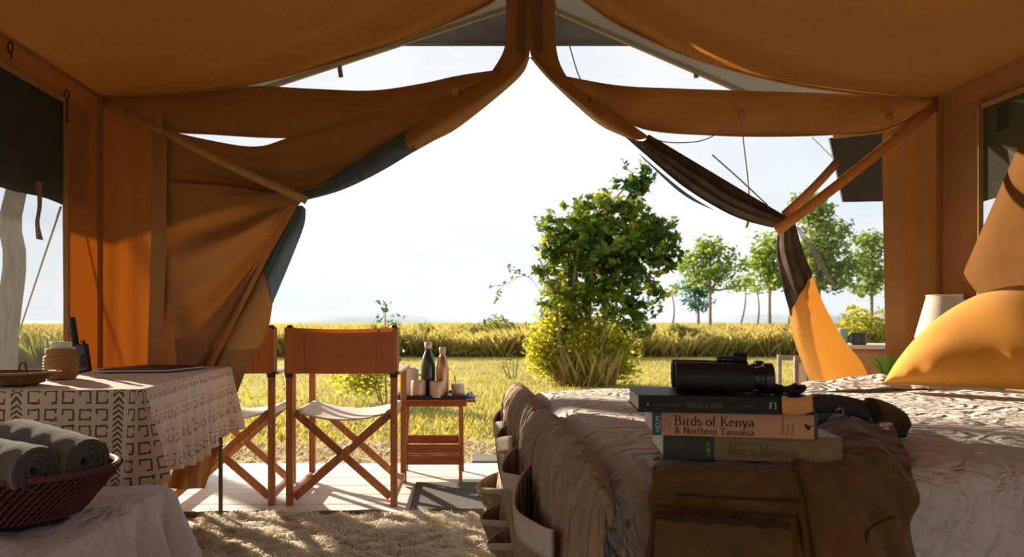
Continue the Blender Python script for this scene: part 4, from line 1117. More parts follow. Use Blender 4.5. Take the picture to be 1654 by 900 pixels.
for k in range(5):
    yy = TY0 + 0.04 + k * 0.062
    MB().box((TX0 + .07, yy, 0.148), (TX1 - .08, yy + 0.045, 0.158)).build('slat', M['wood_h'], st, smooth=False, bevel=0.002)
for X in (TX0 + 0.075, TX1 - 0.085):
    MB().beam((X + .014, TY0 + .04, 0.06), (X + .014, TY1 - .04, TZ - 0.04), 0.010, 0.022).build('brace', M['wood'], st, smooth=False)
tr_ = thing('serving_tray', 'dark serving tray with cups and flasks on the folding table', 'tray', (-0.11, 4.06, TZ))
MB().box((-0.315, 3.915, TZ), (0.075, 4.20, TZ + 0.008)).build('base', M['tray'], tr_, smooth=False, bevel=0.003)
for lo, hi in (((-0.32, 3.908), (0.08, 3.918)), ((-0.32, 4.197), (0.08, 4.207)), ((-0.322, 3.908), (-0.312, 4.207)), ((0.070, 3.908), (0.080, 4.207))):
    MB().box((lo[0], lo[1], TZ), (hi[0], hi[1], TZ + 0.022)).build('rim', M['tray'], tr_, smooth=False, bevel=0.003)
BZ = TZ + 0.009
def flask(label, x, y, h, r, m):
    t = thing('steel_flask', label, 'bottle', (x, y, BZ), 'flasks on the serving tray')
    MB().lathe([(0, 0), (r * .9, 0.0), (r, 0.012), (r, h * .52), (r * .97, h * .60), (r * .78, h * .72), (r * .5, h * .82), (r * .42, h * .86), (r * .42, h * .885)], (x, y, BZ), 32).build('body', M[m], t)
    MB().lathe([(r * .38, h * .87), (r * .40, h * .885), (r * .40, h * .89)], (x, y, BZ), 24).build('neck_ring', M['steel'], t)
    MB().lathe([(r * .50, h * .885), (r * .53, h * .895), (r * .53, h * .985), (r * .45, h), (0, h)], (x, y, BZ), 24).build('cap', M['cup_tan'], t)
flask('dark green insulated flask, taller of the two on the tray', -0.140, 4.03, 0.315, 0.042, 'bottle_green')
flask('copper-brown insulated flask, shorter of the two on the tray', -0.055, 4.00, 0.285, 0.037, 'bottle_copper')
def tumbler(label, x, y, h, r):
    t = thing('tumbler', label, 'cup', (x, y, BZ), 'tumblers on the serving tray')
    MB().lathe([(0, 0), (r * .92, 0), (r, 0.008), (r, h * .86), (r * .88, h), (r * .84, h), (r * .80, h * .9), (r * .86, h * .7), (r * .86, 0.01), (0, 0.01)], (x, y, BZ), 28).build('body', M['cup_tan'], t)
    MB().lathe([(r * 1.004, h * .02), (r * 1.012, h * .03), (r * 1.012, h * .07), (r * 1.004, h * .08)], (x, y, BZ), 28).build('base_ring', M['steel'], t)
tumbler('short tan tumbler left of the dark green flask', -0.194, 3.955, 0.097, 0.043)
tumbler('short tan tumbler in front of the flasks', -0.088, 3.945, 0.092, 0.043)
mg = thing('enamel_mug', 'tall pale enamel mug at the left of the tray', 'mug', (-0.262, 4.10, BZ))
MB().lathe([(0, 0), (.042, 0), (.044, .01), (.044, .15), (.047, .155), (.044, .157), (.040, .15), (.040, .012), (0, .012)], (-0.245, 4.10, BZ), 28).build('body', M['enamel'], mg)
MB().tube([(-0.245 + .044 + .028 * math.sin(t), 4.10, BZ + .078 + .04 * math.cos(t)) for t in np.linspace(0, PI, 12)], 0.006, 8).build('handle', M['enamel'], mg)
sb = thing('sugar_bowl', 'small tan sugar bowl with a spoon on the tray', 'bowl', (0.034, 3.99, BZ))
MB().lathe([(0, 0), (.03, 0), (.036, .01), (.037, .055), (.034, .06)], (0.034, 3.99, BZ), 26).build('body', M['cup_tan'], sb)
MB().lathe([(.038, .058), (.039, .066), (.034, .074), (.012, .08), (0, .08)], (0.034, 3.99, BZ), 26).build('lid', M['enamel'], sb)
MB().tube([(0.024, 3.99, BZ + .06), (0.018, 3.99, BZ + .105), (0.014, 3.99, BZ + .115)], [0.003, 0.003, 0.006], 6).build('spoon', M['dark_cap'], sb)
def napkin(label, x, y, s):
    t = thing('napkin', label, 'napkin', (x, y, TZ), 'napkins on the folding table')
    MB().grid(lambda u, v: Vector((x + (u - .5) * s + .006 * math.sin(v * 9), y + (v - .5) * s * 1.2, TZ + 0.004 + s * 0.55 * math.exp(-((u - .55) ** 2) * 9) * abs(math.sin(u * 7 + v * 5)) * math.sin(PI * v) + 0.004 * math.sin(v * 14))), 14, 14).build('cloth', M['blue_cloth'], t, solid=0.003)
napkin('crumpled blue and white napkin at the right table edge', 0.105, 4.0, 0.062)
napkin('crumpled blue napkin at the left table edge', -0.338, 4.06, 0.040)

# ================================================================== CAMP TABLE WITH PRINTED CLOTH
TBZ = 0.714
CT = Vector((-1.265, 2.60, 0)); RZT = math.radians(4.0)
HX, HY = 0.275, 0.535
RotT = Matrix.Rotation(RZT, 4, 'Z')
def tp(x, y, z): 
    p = RotT @ Vector((x, y, 0)); return Vector((CT.x + p.x, CT.y + p.y, z))
tb = thing('camp_table', 'green metal-legged camp table under the printed cloth', 'table', CT)
MB().add([tp(-HX, -HY, TBZ - .025), tp(HX, -HY, TBZ - .025), tp(HX, HY, TBZ - .025), tp(-HX, HY, TBZ - .025), tp(-HX, -HY, TBZ - .004), tp(HX, -HY, TBZ - .004), tp(HX, HY, TBZ - .004), tp(-HX, HY, TBZ - .004)],
         [(0,3,2,1),(4,5,6,7),(0,1,5,4),(1,2,6,5),(2,3,7,6),(3,0,4,7)]).build('tabletop', M['wood_h'], tb, smooth=False)
for sx in (-1, 1):
    for sy in (-1, 1):
        MB().tube([tp(sx * (HX - .03), sy * (HY - .045), 0), tp(sx * (HX - .03), sy * (HY - .045), TBZ - .02)], 0.010, 10).build('leg', M['green_metal'], tb)
def rrect(hx, hy, r, n):
    """points and outward normals round a rounded rectangle, from the near-left corner on"""
    out = []
    segs = [((-hx + r, -hy), (hx - r, -hy), (0, -1)), ((hx, -hy + r), (hx, hy - r), (1, 0)), ((hx - r, hy), (-hx + r, hy), (0, 1)), ((-hx, hy - r), (-hx, -hy + r), (-1, 0))]
    cs = [((hx - r, -hy + r), -90), ((hx - r, hy - r), 0), ((-hx + r, hy - r), 90), ((-hx + r, -hy + r), 180)]
    tot = 2 * (2 * hx - 2 * r) + 2 * (2 * hy - 2 * r) + 2 * PI * r
    for k in range(4):
        (a, b, nn) = segs[k]; L = math.hypot(b[0] - a[0], b[1] - a[1]); m = max(2, int(n * L / tot))
        for i in range(m): out.append((a[0] + (b[0] - a[0]) * i / m, a[1] + (b[1] - a[1]) * i / m, nn[0], nn[1], k))
        (c, a0) = cs[k]; m = max(6, int(n * PI / 2 * r / tot))
        for i in range(m):
            t = math.radians(a0 + 90 * i / m); out.append((c[0] + r * math.cos(t), c[1] + r * math.sin(t), math.cos(t), math.sin(t), 4 + k))
    return out
def tablecloth():
    ring = rrect(HX + .004, HY + .004, 0.02, 260)
    mb = MB(); mb.uv = []
    n = len(ring); nv = 16
    s = 0; prev = None; S = []
    for p in ring:
        if prev is not None: s += math.hypot(p[0] - prev[0], p[1] - prev[1]) + (0.012 if p[4] >= 4 else 0)
        S.append(s); prev = p
    fs = []; mi = []
    for j in range(nv + 1):
        t = j / nv
        for i, (x, y, nx, ny, k) in enumerate(ring):
            drop = 0.305 + 0.02 * math.sin(S[i] * 7)
            corner = 1.0 if k >= 4 else 0.0
            dc = min(math.hypot(abs(x) - HX, abs(y) - HY) / 0.10, 1.0)
            off = 0.006 + t * (0.012 + 0.055 * (1 - dc)) + (t ** 1.3) * 0.020 * math.sin(S[i] * 52 + 1.5 * math.sin(S[i] * 11)) * (0.35 + 0.65 * (k == 1))
            z = TBZ - drop * t
            if j == 0: off = 0.0; z = TBZ
            elif j == 1: z = TBZ - 0.010
            mb.v.append(tp(x + nx * off, y + ny * off, z)); mb.uv.append((S[i], -drop * t + 10))
    for j in range(nv):
        for i in range(n):
            a, b = j * n + i, j * n + (i + 1) % n
            if i == n - 1: continue
            fs.append((a, a + n, b + n, b)); mi.append(1 if ring[i][4] in (1, 5) else 0)
    i = n - 1
    for j in range(nv): fs.append((j*n+i, (j+1)*n+i, (j+1)*n, j*n)); mi.append(0)
    # top
    b0 = len(mb.v)
    m = 10
    for j in range(1, m + 1):
        k = 1 - j / m
        for (x, y, nx, ny, kk) in ring:
            mb.v.append(tp(x * k, y * k, TBZ + 0.0015 * math.sin(x * k * 31 + 2) * math.sin(y * k * 23))); mb.uv.append((x * k, y * k))
    for j in range(m):
        for i in range(n):
            a = (i if j == 0 else b0 + (j - 1) * n + i); b = ((i + 1) % n if j == 0 else b0 + (j - 1) * n + (i + 1) % n)
            c = b0 + j * n + i; d = b0 + j * n + (i + 1) % n
            fs.append((a, b, d, c)); mi.append(2)
    mb.f = fs
    o = mb.build('tablecloth', [M['print_squares'], M['print_rows'], M['cloth_top']], None, True, origin=(CT.x, CT.y, TBZ - .3))
    if len(o.data.polygons) == len(mi): o.data.polygons.foreach_set('material_index', mi)
    tag(o, 'beige hand-printed cotton cloth draped over the camp table', 'tablecloth')
tablecloth()
TT = TBZ + 0.003
# wicker tray, jar, radio, notebook on the cloth
def wicker_tray():
    c = P(20, 618, 2.20); c.z = TT
    t = thing('wicker_bowl', 'shallow brown wicker bowl with loop handles on the printed cloth', 'bowl', c)
    MB().lathe([(0, 0.004), (.075, 0.0), (.085, .004), (.115, .030), (.128, .042), (.122, .042), (.108, .030), (.08, .010), (0, .010)], c, 40, sx=1.0, sy=.78).build('body', M['wicker'], t)
    for k in range(4):
        r, z = (.095 + k * .011, .011 + k * .0095)
        MB().tube([c + Vector((r * math.cos(a), r * .78 * math.sin(a), z)) for a in np.linspace(0, 2 * PI, 41)[:-1]], 0.0042, 6, closed=True).build('coil', M['rattan' if k == 3 else 'wicker'], t)
    MB().tube([c + Vector((.012 * math.cos(a) - .02, .085, .045 + .022 * math.sin(a))) for a in np.linspace(-.5, PI + .5, 14)], 0.0035, 6).build('loop_handle', M['wicker'], t)
    MB().tube([c + Vector((.110, .02, .040)), c + Vector((.15, .012, .040)), c + Vector((.157, .0, .040)), c + Vector((.15, -.012, .040)), c + Vector((.112, -.02, .040))], 0.005, 6).build('side_handle', M['rattan'], t)
wicker_tray()
def rattan_jar():
    c = P(99, 612, 2.45); c.z = TT
    t = thing('rattan_jar', 'round rattan-covered jar with a cloudy glass lid', 'jar', c)
    MB().lathe([(0, 0), (.047, 0), (.053, .008), (.056, .04), (.055, .078), (.050, .083), (.049, .087), (.052, .091), (.050, .104), (.046, .108), (0, .108)], c, 36).build('body', M['rattan'], t)
    for k in range(7):
        MB().lathe([(.0535 + .002 * math.sin(PI * k / 7), .008 + k * .0105), (.0575 + .002 * math.sin(PI * k / 7), .013 + k * .0105), (.0535 + .002 * math.sin(PI * k / 7), .018 + k * .0105)], c, 36).build('coil', M['rattan'], t)
    MB().lathe([(.034, .106), (.035, .110), (.035, .128), (.032, .131), (.010, .131), (0, .131)], c, 24).build('glass_lid', M['glass_lid'], t)
rattan_jar()
def radio():
    c = P(134, 596, 2.72); c.z = TT
    t = thing('handheld_radio', 'black handheld radio leaning against the tent wall', 'radio', c)
    ax = Vector((-0.20, 0.10, 1)).normalized()
    MB().beam(c, c + ax * 0.115, 0.062, 0.035, (0, 1, 0)).build('body', M['black'], t, smooth=False, bevel=0.006)
    MB().tube([c + ax * .11 + Vector((-.014, 0, 0)), c + ax * .16 + Vector((-.014, 0, 0)), c + ax * .225 + Vector((-.012, 0, 0))], [0.014, 0.0135, 0.012], 12).build('antenna', M['rubber'], t)
    MB().tube([c + ax * .112 + Vector((.018, 0, 0)), c + ax * .130 + Vector((.018, 0, 0))], 0.008, 10).build('knob', M['black'], t)
    MB().beam(c + ax * .02 + Vector((0, -.019, 0)), c + ax * .07 + Vector((0, -.019, 0)), 0.045, 0.003, (0, 1, 0)).build('speaker_grille', M['rubber'], t, smooth=False)
radio()
nb_ = thing('notebook', 'flat dark notebook lying at the back of the printed cloth', 'book', (-1.30, 2.83, TT))
p0 = [P(158, 605, 2.70), P(270, 602, 2.74), P(332, 596, 2.98), P(232, 594, 3.02)]
p0 = [Vector((a.x, a.y, TT)) for a in p0]
cxy = sum(p0, Vector()) / 4
def slab(mb, pts, z0, z1, shrink=0.0):
    c = sum(pts, Vector()) / 4
    q = [a.lerp(c, shrink) for a in pts]
    return mb.add([Vector((a.x, a.y, z0)) for a in q] + [Vector((a.x, a.y, z1)) for a in q], [(3,2,1,0),(4,5,6,7),(0,1,5,4),(1,2,6,5),(2,3,7,6),(3,0,4,7)])
slab(MB(), p0, TT, TT + .003).build('back_cover', M['notebook'], nb_, smooth=False)
slab(MB(), p0, TT + .003, TT + .010, .03).build('pages', M['paper'], nb_, smooth=False)
slab(MB(), p0, TT + .010, TT + .013).build('front_cover', M['notebook'], nb_, smooth=False)

# ================================================================== OTTOMAN, BASKET, TOWELS
OZ = 0.45
OX0, OX1, OY0, OY1 = -1.55, -0.815, 1.15, 1.955
ot = thing('ottoman', 'low chest under a crumpled lilac-white cover in the left foreground', 'ottoman', ((OX0 + OX1) / 2, (OY0 + OY1) / 2, 0))
def ottoman_cover():
    cx, cy = (OX0 + OX1) / 2, (OY0 + OY1) / 2
    hx, hy = (OX1 - OX0) / 2, (OY1 - OY0) / 2
    ring = rrect(hx, hy, 0.035, 240); n = len(ring)
    mb = MB(); s = 0; prev = None
    prof_ = [(0.0, 0.0), (0.006, 0.003), (0.014, 0.012), (0.020, 0.03), (0.026, 0.07), (0.036, 0.13), (0.05, 0.2), (0.06, 0.28), (0.068, 0.36), (0.072, OZ - .005)]
    for j, (o_, d_) in enumerate(prof_):
        s = 0; prev = None
        for (x, y, nx, ny, k) in ring:
            if prev: s += math.hypot(x - prev[0], y - prev[1])
            prev = (x, y)
            dc = min(math.hypot(abs(x) - hx, abs(y) - hy) / 0.12, 1.0)
            rip = 0.020 * math.sin(s * 30 + 2 * math.sin(s * 9)) * min(1, d_ / 0.12) + 0.006 * math.sin(s * 90 + j)*min(1, d_ / 0.1)
            off = o_ * (1 + 0.7 * (1 - dc)) + rip
            mb.v.append(Vector((cx + x + nx * off, cy + y + ny * off, OZ - d_ + 0.003 * math.sin(s * 30) * (d_ < 0.02))))
    m = len(prof_)
    for j in range(m - 1):
        for i in range(n): a, b = j*n+i, j*n+(i+1) % n; mb.f.append((a, a + n, b + n, b))
    b0 = len(mb.v); K = 14
    for j in range(1, K + 1):
        k = 1 - j / K
        for (x, y, nx, ny, kk) in ring:
            xx, yy = x * k, y * k
            mb.v.append(Vector((cx + xx, cy + yy, OZ + 0.004 * math.sin(xx * 21 + 1.4 * math.sin(yy * 17)) + 0.002 * math.sin(yy * 47))))
    for j in range(K):
        for i in range(n):
            a = i if j == 0 else b0 + (j-1)*n + i; b = (i+1) % n if j == 0 else b0 + (j-1)*n + (i+1) % n
            mb.f.append((a, b, b0 + j*n + (i+1) % n, b0 + j*n + i))
    mb.build('cover', M['cover'], ot, angle=180)
ottoman_cover()
BC = Vector((-1.075, 1.60, OZ + 0.006)); BS = 0.68
def basket():
    t = thing('woven_basket', 'dark maroon woven basket holding two rolled towels', 'basket', BC)
    pr = [(0, 0.0), (.165, 0.0), (.185, .012), (.225, .05), (.255, .088), (.278, .122), (.272, .122), (.248, .088), (.216, .05), (.17, .012), (0, .012)]
    MB().lathe(pr, BC, 72, sy=BS).build('shell', M['basket_dark'], t)
    MB().tube([BC + Vector((.276 * math.cos(a), .276 * BS * math.sin(a), .124)) for a in np.linspace(0, 2 * PI, 91)[:-1]], 0.008, 8, closed=True).build('rim', M['basket_rim'], t)
    sv, sf = [], []
    rows_ = [(.190 + (.272 - .190) * (k / 8) ** 0.95, .016 + k * .0125) for k in range(9)]
    mbs = MB()
    for k, (r, z) in enumerate(rows_):
        m = 84
        for i in range(m):
            a = 2 * PI * (i + 0.5 * (k % 2)) / m; a2 = a + 0.055
            r1, r2 = r + .004, r + .013
            mbs.beam(BC + Vector((r1 * math.cos(a), r1 * BS * math.sin(a), z)), BC + Vector((r2 * math.cos(a2), r2 * BS * math.sin(a2), z + .011)), 0.007, 0.005)
    o = mbs.build('weave_strands', M['basket_red'], t, smooth=False); o['kind'] = 'stuff'
basket()
def towel(label, end, axis, L, R, turns, flip=1):
    axis = Vector(axis).normalized()
    side = axis.cross(Vector((0, 0, 1))).normalized(); up = side.cross(axis)
    t = thing('rolled_towel', label, 'towel', Vector(end) - Vector((0, 0, R)), 'rolled towels in the basket')
    th = R / (turns + 0.6) * 0.74
    n = int(26 * turns)
    inner, outer = [], []
    for i in range(n + 1):
        a = 2 * PI * turns * i / n
        r = 0.010 + (R - th / 2 - 0.010) * i / n
        q = 1 + 0.03 * math.sin(a * 2 + 1)
        for lst, rr in ((inner, r - th / 2), (outer, r + th / 2)):
            lst.append((max(0.001, rr) * math.cos(a * flip) * q, max(.001, rr) * math.sin(a * flip) * 0.96))
    ns = 14
    mb = MB()
    for k in range(ns + 1):
        s_ = k / ns
        wob = 0.003 * math.sin(k * 1.7)
        bulge = 1 - 0.05 * (abs(2 * s_ - 1) ** 6)
        for (x, y) in inner + outer:
            rad = math.hypot(x, y) / R
            push = (0.016 * (1 - rad) * (1 if s_ < .5 else -1)) * (1 if s_ in (0, 1) else 0.0)
            mb.v.append(Vector(end) + axis * (L * s_ + push) + side * (x * bulge + wob) + up * (y * bulge))
    w = 2 * (n + 1)
    for k in range(ns):
        for i in range(n):
            a = k * w + i; mb.f.append((a, a + 1, a + 1 + w, a + w))
            a = k * w + (n + 1) + i; mb.f.append((a, a + w, a + 1 + w, a + 1))
        for i in (n,):
            mb.f.append((k*w+i, k*w+n+1+i, (k+1)*w+n+1+i, (k+1)*w+i))
    for k, rev in ((0, False), (ns, True)):
        for i in range(n):
            q = (k*w+i, k*w+n+1+i, k*w+n+2+i, k*w+i+1)
            mb.f.append(q if not rev else tuple(reversed(q)))
    o = mb.build('terry_roll', M['towel'], t, angle=60)
towel('rolled grey towel nearer the camera in the basket', P(62, 760, 1.47), (-0.85, 0.42, 0.02), 0.26, 0.060, 3.6)
towel('rolled grey towel further back in the basket', P(143, 746, 1.56), (-0.80, 0.45, 0.08), 0.30, 0.062, 3.6)

# ================================================================== BED
BT = 0.645
BX0, BX1, BY0, BY1 = 0.30, 2.28, 1.25, 2.88
bed = thing('bed', 'wide bed under a cream embossed quilt', 'bed', ((BX0 + BX1) / 2, (BY0 + BY1) / 2, 0))
def quilt():
    cx, cy = (BX0 + BX1) / 2, (BY0 + BY1) / 2
    hx, hy = (BX1 - BX0) / 2, (BY1 - BY0) / 2
    R = 0.075
    ring = rrect(hx - R, hy - R, 0.10, 420); n = len(ring)
    mb = MB()
    levels = []
    for k in range(9):
        a = PI / 2 * k / 8; levels.append((R * math.sin(a), R * (1 - math.cos(a))))
    for k in range(1, 14): levels.append((R + 0.012 * k / 13, R + (BT - R - 0.02) * k / 13))
    def topz(x, y):
        return 0.006 * math.sin(x * 6 + 1.2 * math.sin(y * 4)) * math.sin(y * 5 + 1) + 0.003 * math.sin(x * 17 + y * 9) + 0.012 * math.exp(-((y + .1) / .5) ** 2)
    for (o_, d_) in levels:
        s = 0; prev = None
        for (x, y, nx, ny, kk) in ring:
            if prev: s += math.hypot(x - prev[0], y - prev[1])
            prev = (x, y)
            t = max(0, (d_ - R) / (BT - R))
            off = o_ + t * 0.018 * math.sin(s * 11 + 2 * math.sin(s * 3)) * (0.3 + t)
            mb.v.append(Vector((cx + x + nx * off, cy + y + ny * off, BT - d_ + topz(x, y) * (1 - t))))
    m = len(levels)
    for j in range(m - 1):
        for i in range(n): a, b = j*n+i, j*n+(i+1) % n; mb.f.append((a, a + n, b + n, b))
    b0 = len(mb.v); K = 40
    for j in range(1, K + 1):
        k = 1 - j / K
        for (x, y, nx, ny, kk) in ring: mb.v.append(Vector((cx + x * k, cy + y * k, BT + topz(x * k, y * k))))
    for j in range(K):
        for i in range(n):
            a = i if j == 0 else b0 + (j-1)*n + i; b = (i+1) % n if j == 0 else b0 + (j-1)*n + (i+1) % n
            mb.f.append((a, b, b0 + j*n + (i+1) % n, b0 + j*n + i))
    mb.build('quilt', M['quilt'], bed, angle=180)
quilt()
loft(MB(), [px([(1290,632,2.66),(1360,630,2.66),(1410,627,2.66),(1450,627,2.66),(1520,630,2.66)]), px([(1295,618,2.84),(1360,612,2.84),(1412,605,2.83),(1450,609,2.82),(1520,616,2.8)]),
            px([(1295,621,2.90),(1360,617,2.90),(1410,611,2.9),(1450,615,2.9),(1520,620,2.9)])], 40, 8, lambda u, v: Vector((0, 0, 0.003 * math.sin(u * 23)))).build('turned_sheet', M['quilt'], bed)
# hanging organisers over the foot of the bed
def organiser(name, label, y0, y1, seed, zlift=0.0, bot=0.05):
    t = thing(name, label, 'organizer', (0.2, (y0 + y1) / 2, 0.05), 'pocket organisers over the foot of the bed')
    path = [(0.315, 0.636), (0.295, 0.660), (0.266, 0.668), (0.240, 0.648), (0.222, 0.60), (0.212, 0.50), (0.205, 0.36), (0.20, 0.2), (0.20, bot)]
    pr = cr([Vector((a, 0, b)) for a, b in path], 44)
    def fn(u, v):
        i = min(int(v * 43), 42); tt = v * 43 - i
        p = pr[i].lerp(pr[i+1], tt)
        e = math.sin(PI * u) ** 0.35
        y = y0 + (y1 - y0) * u
        zl = zlift + 0.022 * (e - 1) * (1 if v < 0.5 else 0.3)
        puff = -0.012 * e
        wr = 0.010 * math.sin(u * 58 + seed + v * 9 + 2 * math.sin(u * 9)) * math.exp(-((v - 0.22) / 0.13) ** 2) + 0.022 * math.sin(u * 17 + seed * 2 + 2 * math.sin(v * 4)) * max(0, v - 0.22) + 0.006 * math.sin(u * 37 + 3 * v) * max(0, v - 0.15)
        bend = 0.035 * (1 - e) * (1 if v > 0.2 else v * 5)
        en = min(1.0, u / 0.22) ** 0.5
        xx = 0.262 + (p.x - 0.262) * (0.25 + 0.75 * en)
        return Vector((xx + (puff + wr) * en + bend * 0.4, y + 0.010 * math.sin(v * 7 + seed) * math.sin(PI * u), p.z + zl - 0.055 * (1 - en) * (1 - v) + wr * 0.6))
    MB().grid(fn, 56, 60).build('panel', M['khaki'], t, solid=0.010)
    return t
def pocket(t, ya, yb, ztop, zbot, bulge, X=0.195, tilt=0.0, hem=0.055):
    def pt(u, v, extra=0.0, droop=0.0):
        b = math.sin(PI * u) ** 0.8
        z = ztop + (zbot - ztop) * v
        k = (1 - v) ** 0.7
        return Vector((X - extra - b * (0.012 + bulge * k), ya + (yb - ya) * u, z - 0.022 * b * k + tilt * (u - .5) * k + 0.004 * math.sin(u * 9) * k))
    MB().grid(lambda u, v: pt(u, v), 22, 14).build('pocket', M['khaki'], t, solid=0.003)
    o = [c for c in COL.objects if c.parent == t and c.name.startswith('pocket')][-1]
    MB().grid(lambda u, v: pt(u, v * hem / (ztop - zbot), 0.0035), 22, 4).build('hem', M['khaki_hem'], o, solid=0.002)
    MB().tube([pt(u, 0, 0.001) for u in np.linspace(0, 1, 20)], 0.003, 6).build('rim_piping', M['khaki_hem'], o)
og1 = organiser('bed_organiser', 'khaki pocket organiser over the bed foot, nearer the camera', 1.19, 2.06, 0.7)
og2 = organiser('bed_organiser', 'khaki pocket organiser over the bed foot, further from the camera', 2.14, 2.86, 2.1, 0.004)
pocket(og1, 1.68, 1.98, 0.545, 0.25, 0.045, X=0.192, tilt=0.02, hem=0.045)
pocket(og1, 1.30, 1.66, 0.545, 0.18, 0.045, X=0.194, tilt=0.05, hem=0.06)
pocket(og2, 2.20, 2.42, 0.550, 0.32, 0.030, hem=0.05)
pocket(og2, 2.46, 2.74, 0.560, 0.34, 0.022, hem=0.05)
pocket(og2, 2.52, 2.80, 0.300, 0.08, 0.085, hem=0.02)
pocket(og2, 2.30, 2.54, 0.245, 0.06, 0.080, hem=0.02)
pocket(og2, 2.16, 2.32, 0.215, 0.05, 0.065, hem=0.02)

# mustard pillow
def pillow():
    c = Vector((2.04, 2.40, BT + 0.012))
    t = thing('pillow', 'large mustard-yellow pillow leaning at the head of the bed', 'pillow', c)
    ax = Vector((0.80, -0.60, 0)).normalized()
    nrm = Vector((-0.60, -0.80, 0)).normalized()
    lean = math.radians(24)
    up = (Vector((0, 0, 1)) * math.cos(lean) - nrm * math.sin(lean)).normalized()
    fw = up.cross(ax).normalized()
    if fw.dot(nrm) < 0: fw = -fw
    hl, H, th = 0.44, 0.43, 0.10
    def pt(u, v, side):
        # u along length, v up
        s = 2 * u - 1
        top = H * (1 - abs(s) ** 2.0) ** 0.80 if abs(s) < 1 else 0
        top = max(top, 0.015)
        h = top * v
        e = (max(0.0, 1 - abs(s) ** 3.2)) ** 0.5 * (max(0.0, 4 * v * (1 - v))) ** 0.42 
        wr = 0.006 * math.sin(s * 31 + 4 * v + 2 * math.sin(s * 7)) * math.exp(-((v - 0.10) / 0.12) ** 2) + 0.004 * math.sin(s * 9 + 4 * v) + 0.002 * math.sin(13 * v + 6 * s)
        d = (th * (1.15 - 0.35 * v)) * e + wr * e
        return c + ax * (s * hl * (1 if s < 0 else 0.6)) + up * (h + 0.004) + fw * (d * side + 0.06 * (1 - v))
    mb = MB()
    mb.grid(lambda u, v: pt(u, v, 1), 70, 40)
    mb.grid(lambda u, v: pt(u, v, -0.75), 70, 40)
    o = mb.build('pillow_case', M['yellow'], t, angle=180)
    md = o.modifiers.new('weld', 'WELD'); md.merge_threshold = 0.002
    MB().tube([pt(u, 1, 0) for u in np.linspace(0.02, 0.98, 60)], 0.004, 6).build('seam', M['yellow'], t)
pillow()

# bedside stand, lamp, plant behind the bed
ns_ = thing('bedside_stand', 'low bedside stand between the bed and the tent front', 'stand', (2.05, 3.06, 0))
MB().box((1.80, 2.94, 0.56), (2.29, 3.19, 0.585)).build('top', M['wood_h'], ns_, smooth=False, bevel=0.004)
for X in (1.83, 2.26):
    for Yy in (2.965, 3.165): MB().beam((X, Yy, 0), (X, Yy, 0.56), 0.03, 0.03, (0, 1, 0)).build('leg', M['wood'], ns_, smooth=False, bevel=0.003)
LC = Vector((2.205, 3.05, 0.586))
lp = thing('table_lamp', 'table lamp with a white conical shade behind the yellow pillow', 'lamp', LC)
MB().lathe([(0, 0), (.055, 0), (.06, .01), (.03, .03), (.018, .06), (.026, .12), (.03, .17), (.018, .22), (.010, .24), (.010, .27)], LC, 24).build('base', M['enamel'], lp)
MB().lathe([(.112, .262), (.066, .452)], LC, 40).build('shade', M['shade'], lp)
me = [c for c in COL.objects if c.parent == lp and c.name.startswith('shade')][0]
me.modifiers.new('thickness', 'SOLIDIFY').thickness = 0.003
MB().tube([LC + Vector((.067 * math.cos(a), .067 * math.sin(a), .452)) for a in np.linspace(0, 2 * PI, 33)[:-1]], 0.003, 6, closed=True).build('shade_ring', M['shade'], me)
PC = Vector((1.93, 3.03, 0.586))
pp = thing('potted_plant', 'small green plant in a blue-grey pot behind the bed', 'plant', PC)
MB().lathe([(0, 0), (.035, 0), (.045, .05), (.048, .085), (.044, .085), (.04, .06), (0, .06)], PC, 24).build('pot', M['pot'], pp)
for k in range(9):
    a = k * 2.4; b = PC + Vector((0, 0, .07))
    tip = b + Vector((math.cos(a) * .085, math.sin(a) * .06, .09 + .05 * ((k * 7) % 5) / 5))
    d = (tip - b); sd = d.cross(Vector((0, 0, 1))).normalized() * 0.018
    m_ = b.lerp(tip, .62) + Vector((0, 0, .012))
    MB().add([b, m_ + sd, tip, m_ - sd, m_ + Vector((0, 0, -.006))], [(0, 4, 1), (1, 4, 2), (2, 4, 3), (3, 4, 0)]).build('leaf', M['plant_leaf'], pp)

# camp cupboard with cups outside the right net
cc = thing('camp_cupboard', 'tan canvas camp cupboard outside the right net', 'cupboard', (2.32, 3.80, 0))
MB().box((2.06, 3.62, 0.10), (2.62, 3.98, 0.775)).build('canvas_body', M['tan_canvas'], cc, smooth=False, bevel=0.02)
MB().box((2.03, 3.59, 0.775), (2.65, 4.01, 0.795)).build('top', M['white_frame'], cc, smooth=False, bevel=0.004)
MB().tube([(2.30, 3.615, 0.12), (2.30, 3.61, 0.45), (2.30, 3.615, 0.77)], 0.010, 8).build('edge_piping', M['webbing'], cc)
for X in (2.08, 2.60):
    for Yy in (3.64, 3.96): MB().beam((X, Yy, 0), (X, Yy, 0.12), 0.03, 0.03, (0, 1, 0)).build('leg', M['wood'], cc, smooth=False)
cA = Vector((2.135, 3.72, 0.796))
cp = thing('teal_beaker', 'slim teal beaker on the canvas camp cupboard', 'cup', cA)
MB().lathe([(0, 0), (.02, 0), (.022, .01), (.026, .085), (.023, .085), (.019, .012), (0, .012)], cA, 20).build('body', M['teal_cup'], cp)
MB().lathe([(.0262, .083), (.0275, .086), (.0245, .088)], cA, 20).build('rim', M['enamel'], cp)
cB = Vector((2.21, 3.70, 0.796))
cp = thing('dark_mug', 'dark enamel mug on the canvas camp cupboard', 'mug', cB)
MB().lathe([(0, 0), (.034, 0), (.037, .008), (.038, .065), (.034, .065), (.032, .01), (0, .01)], cB, 20).build('body', M['dark_mug'], cp)
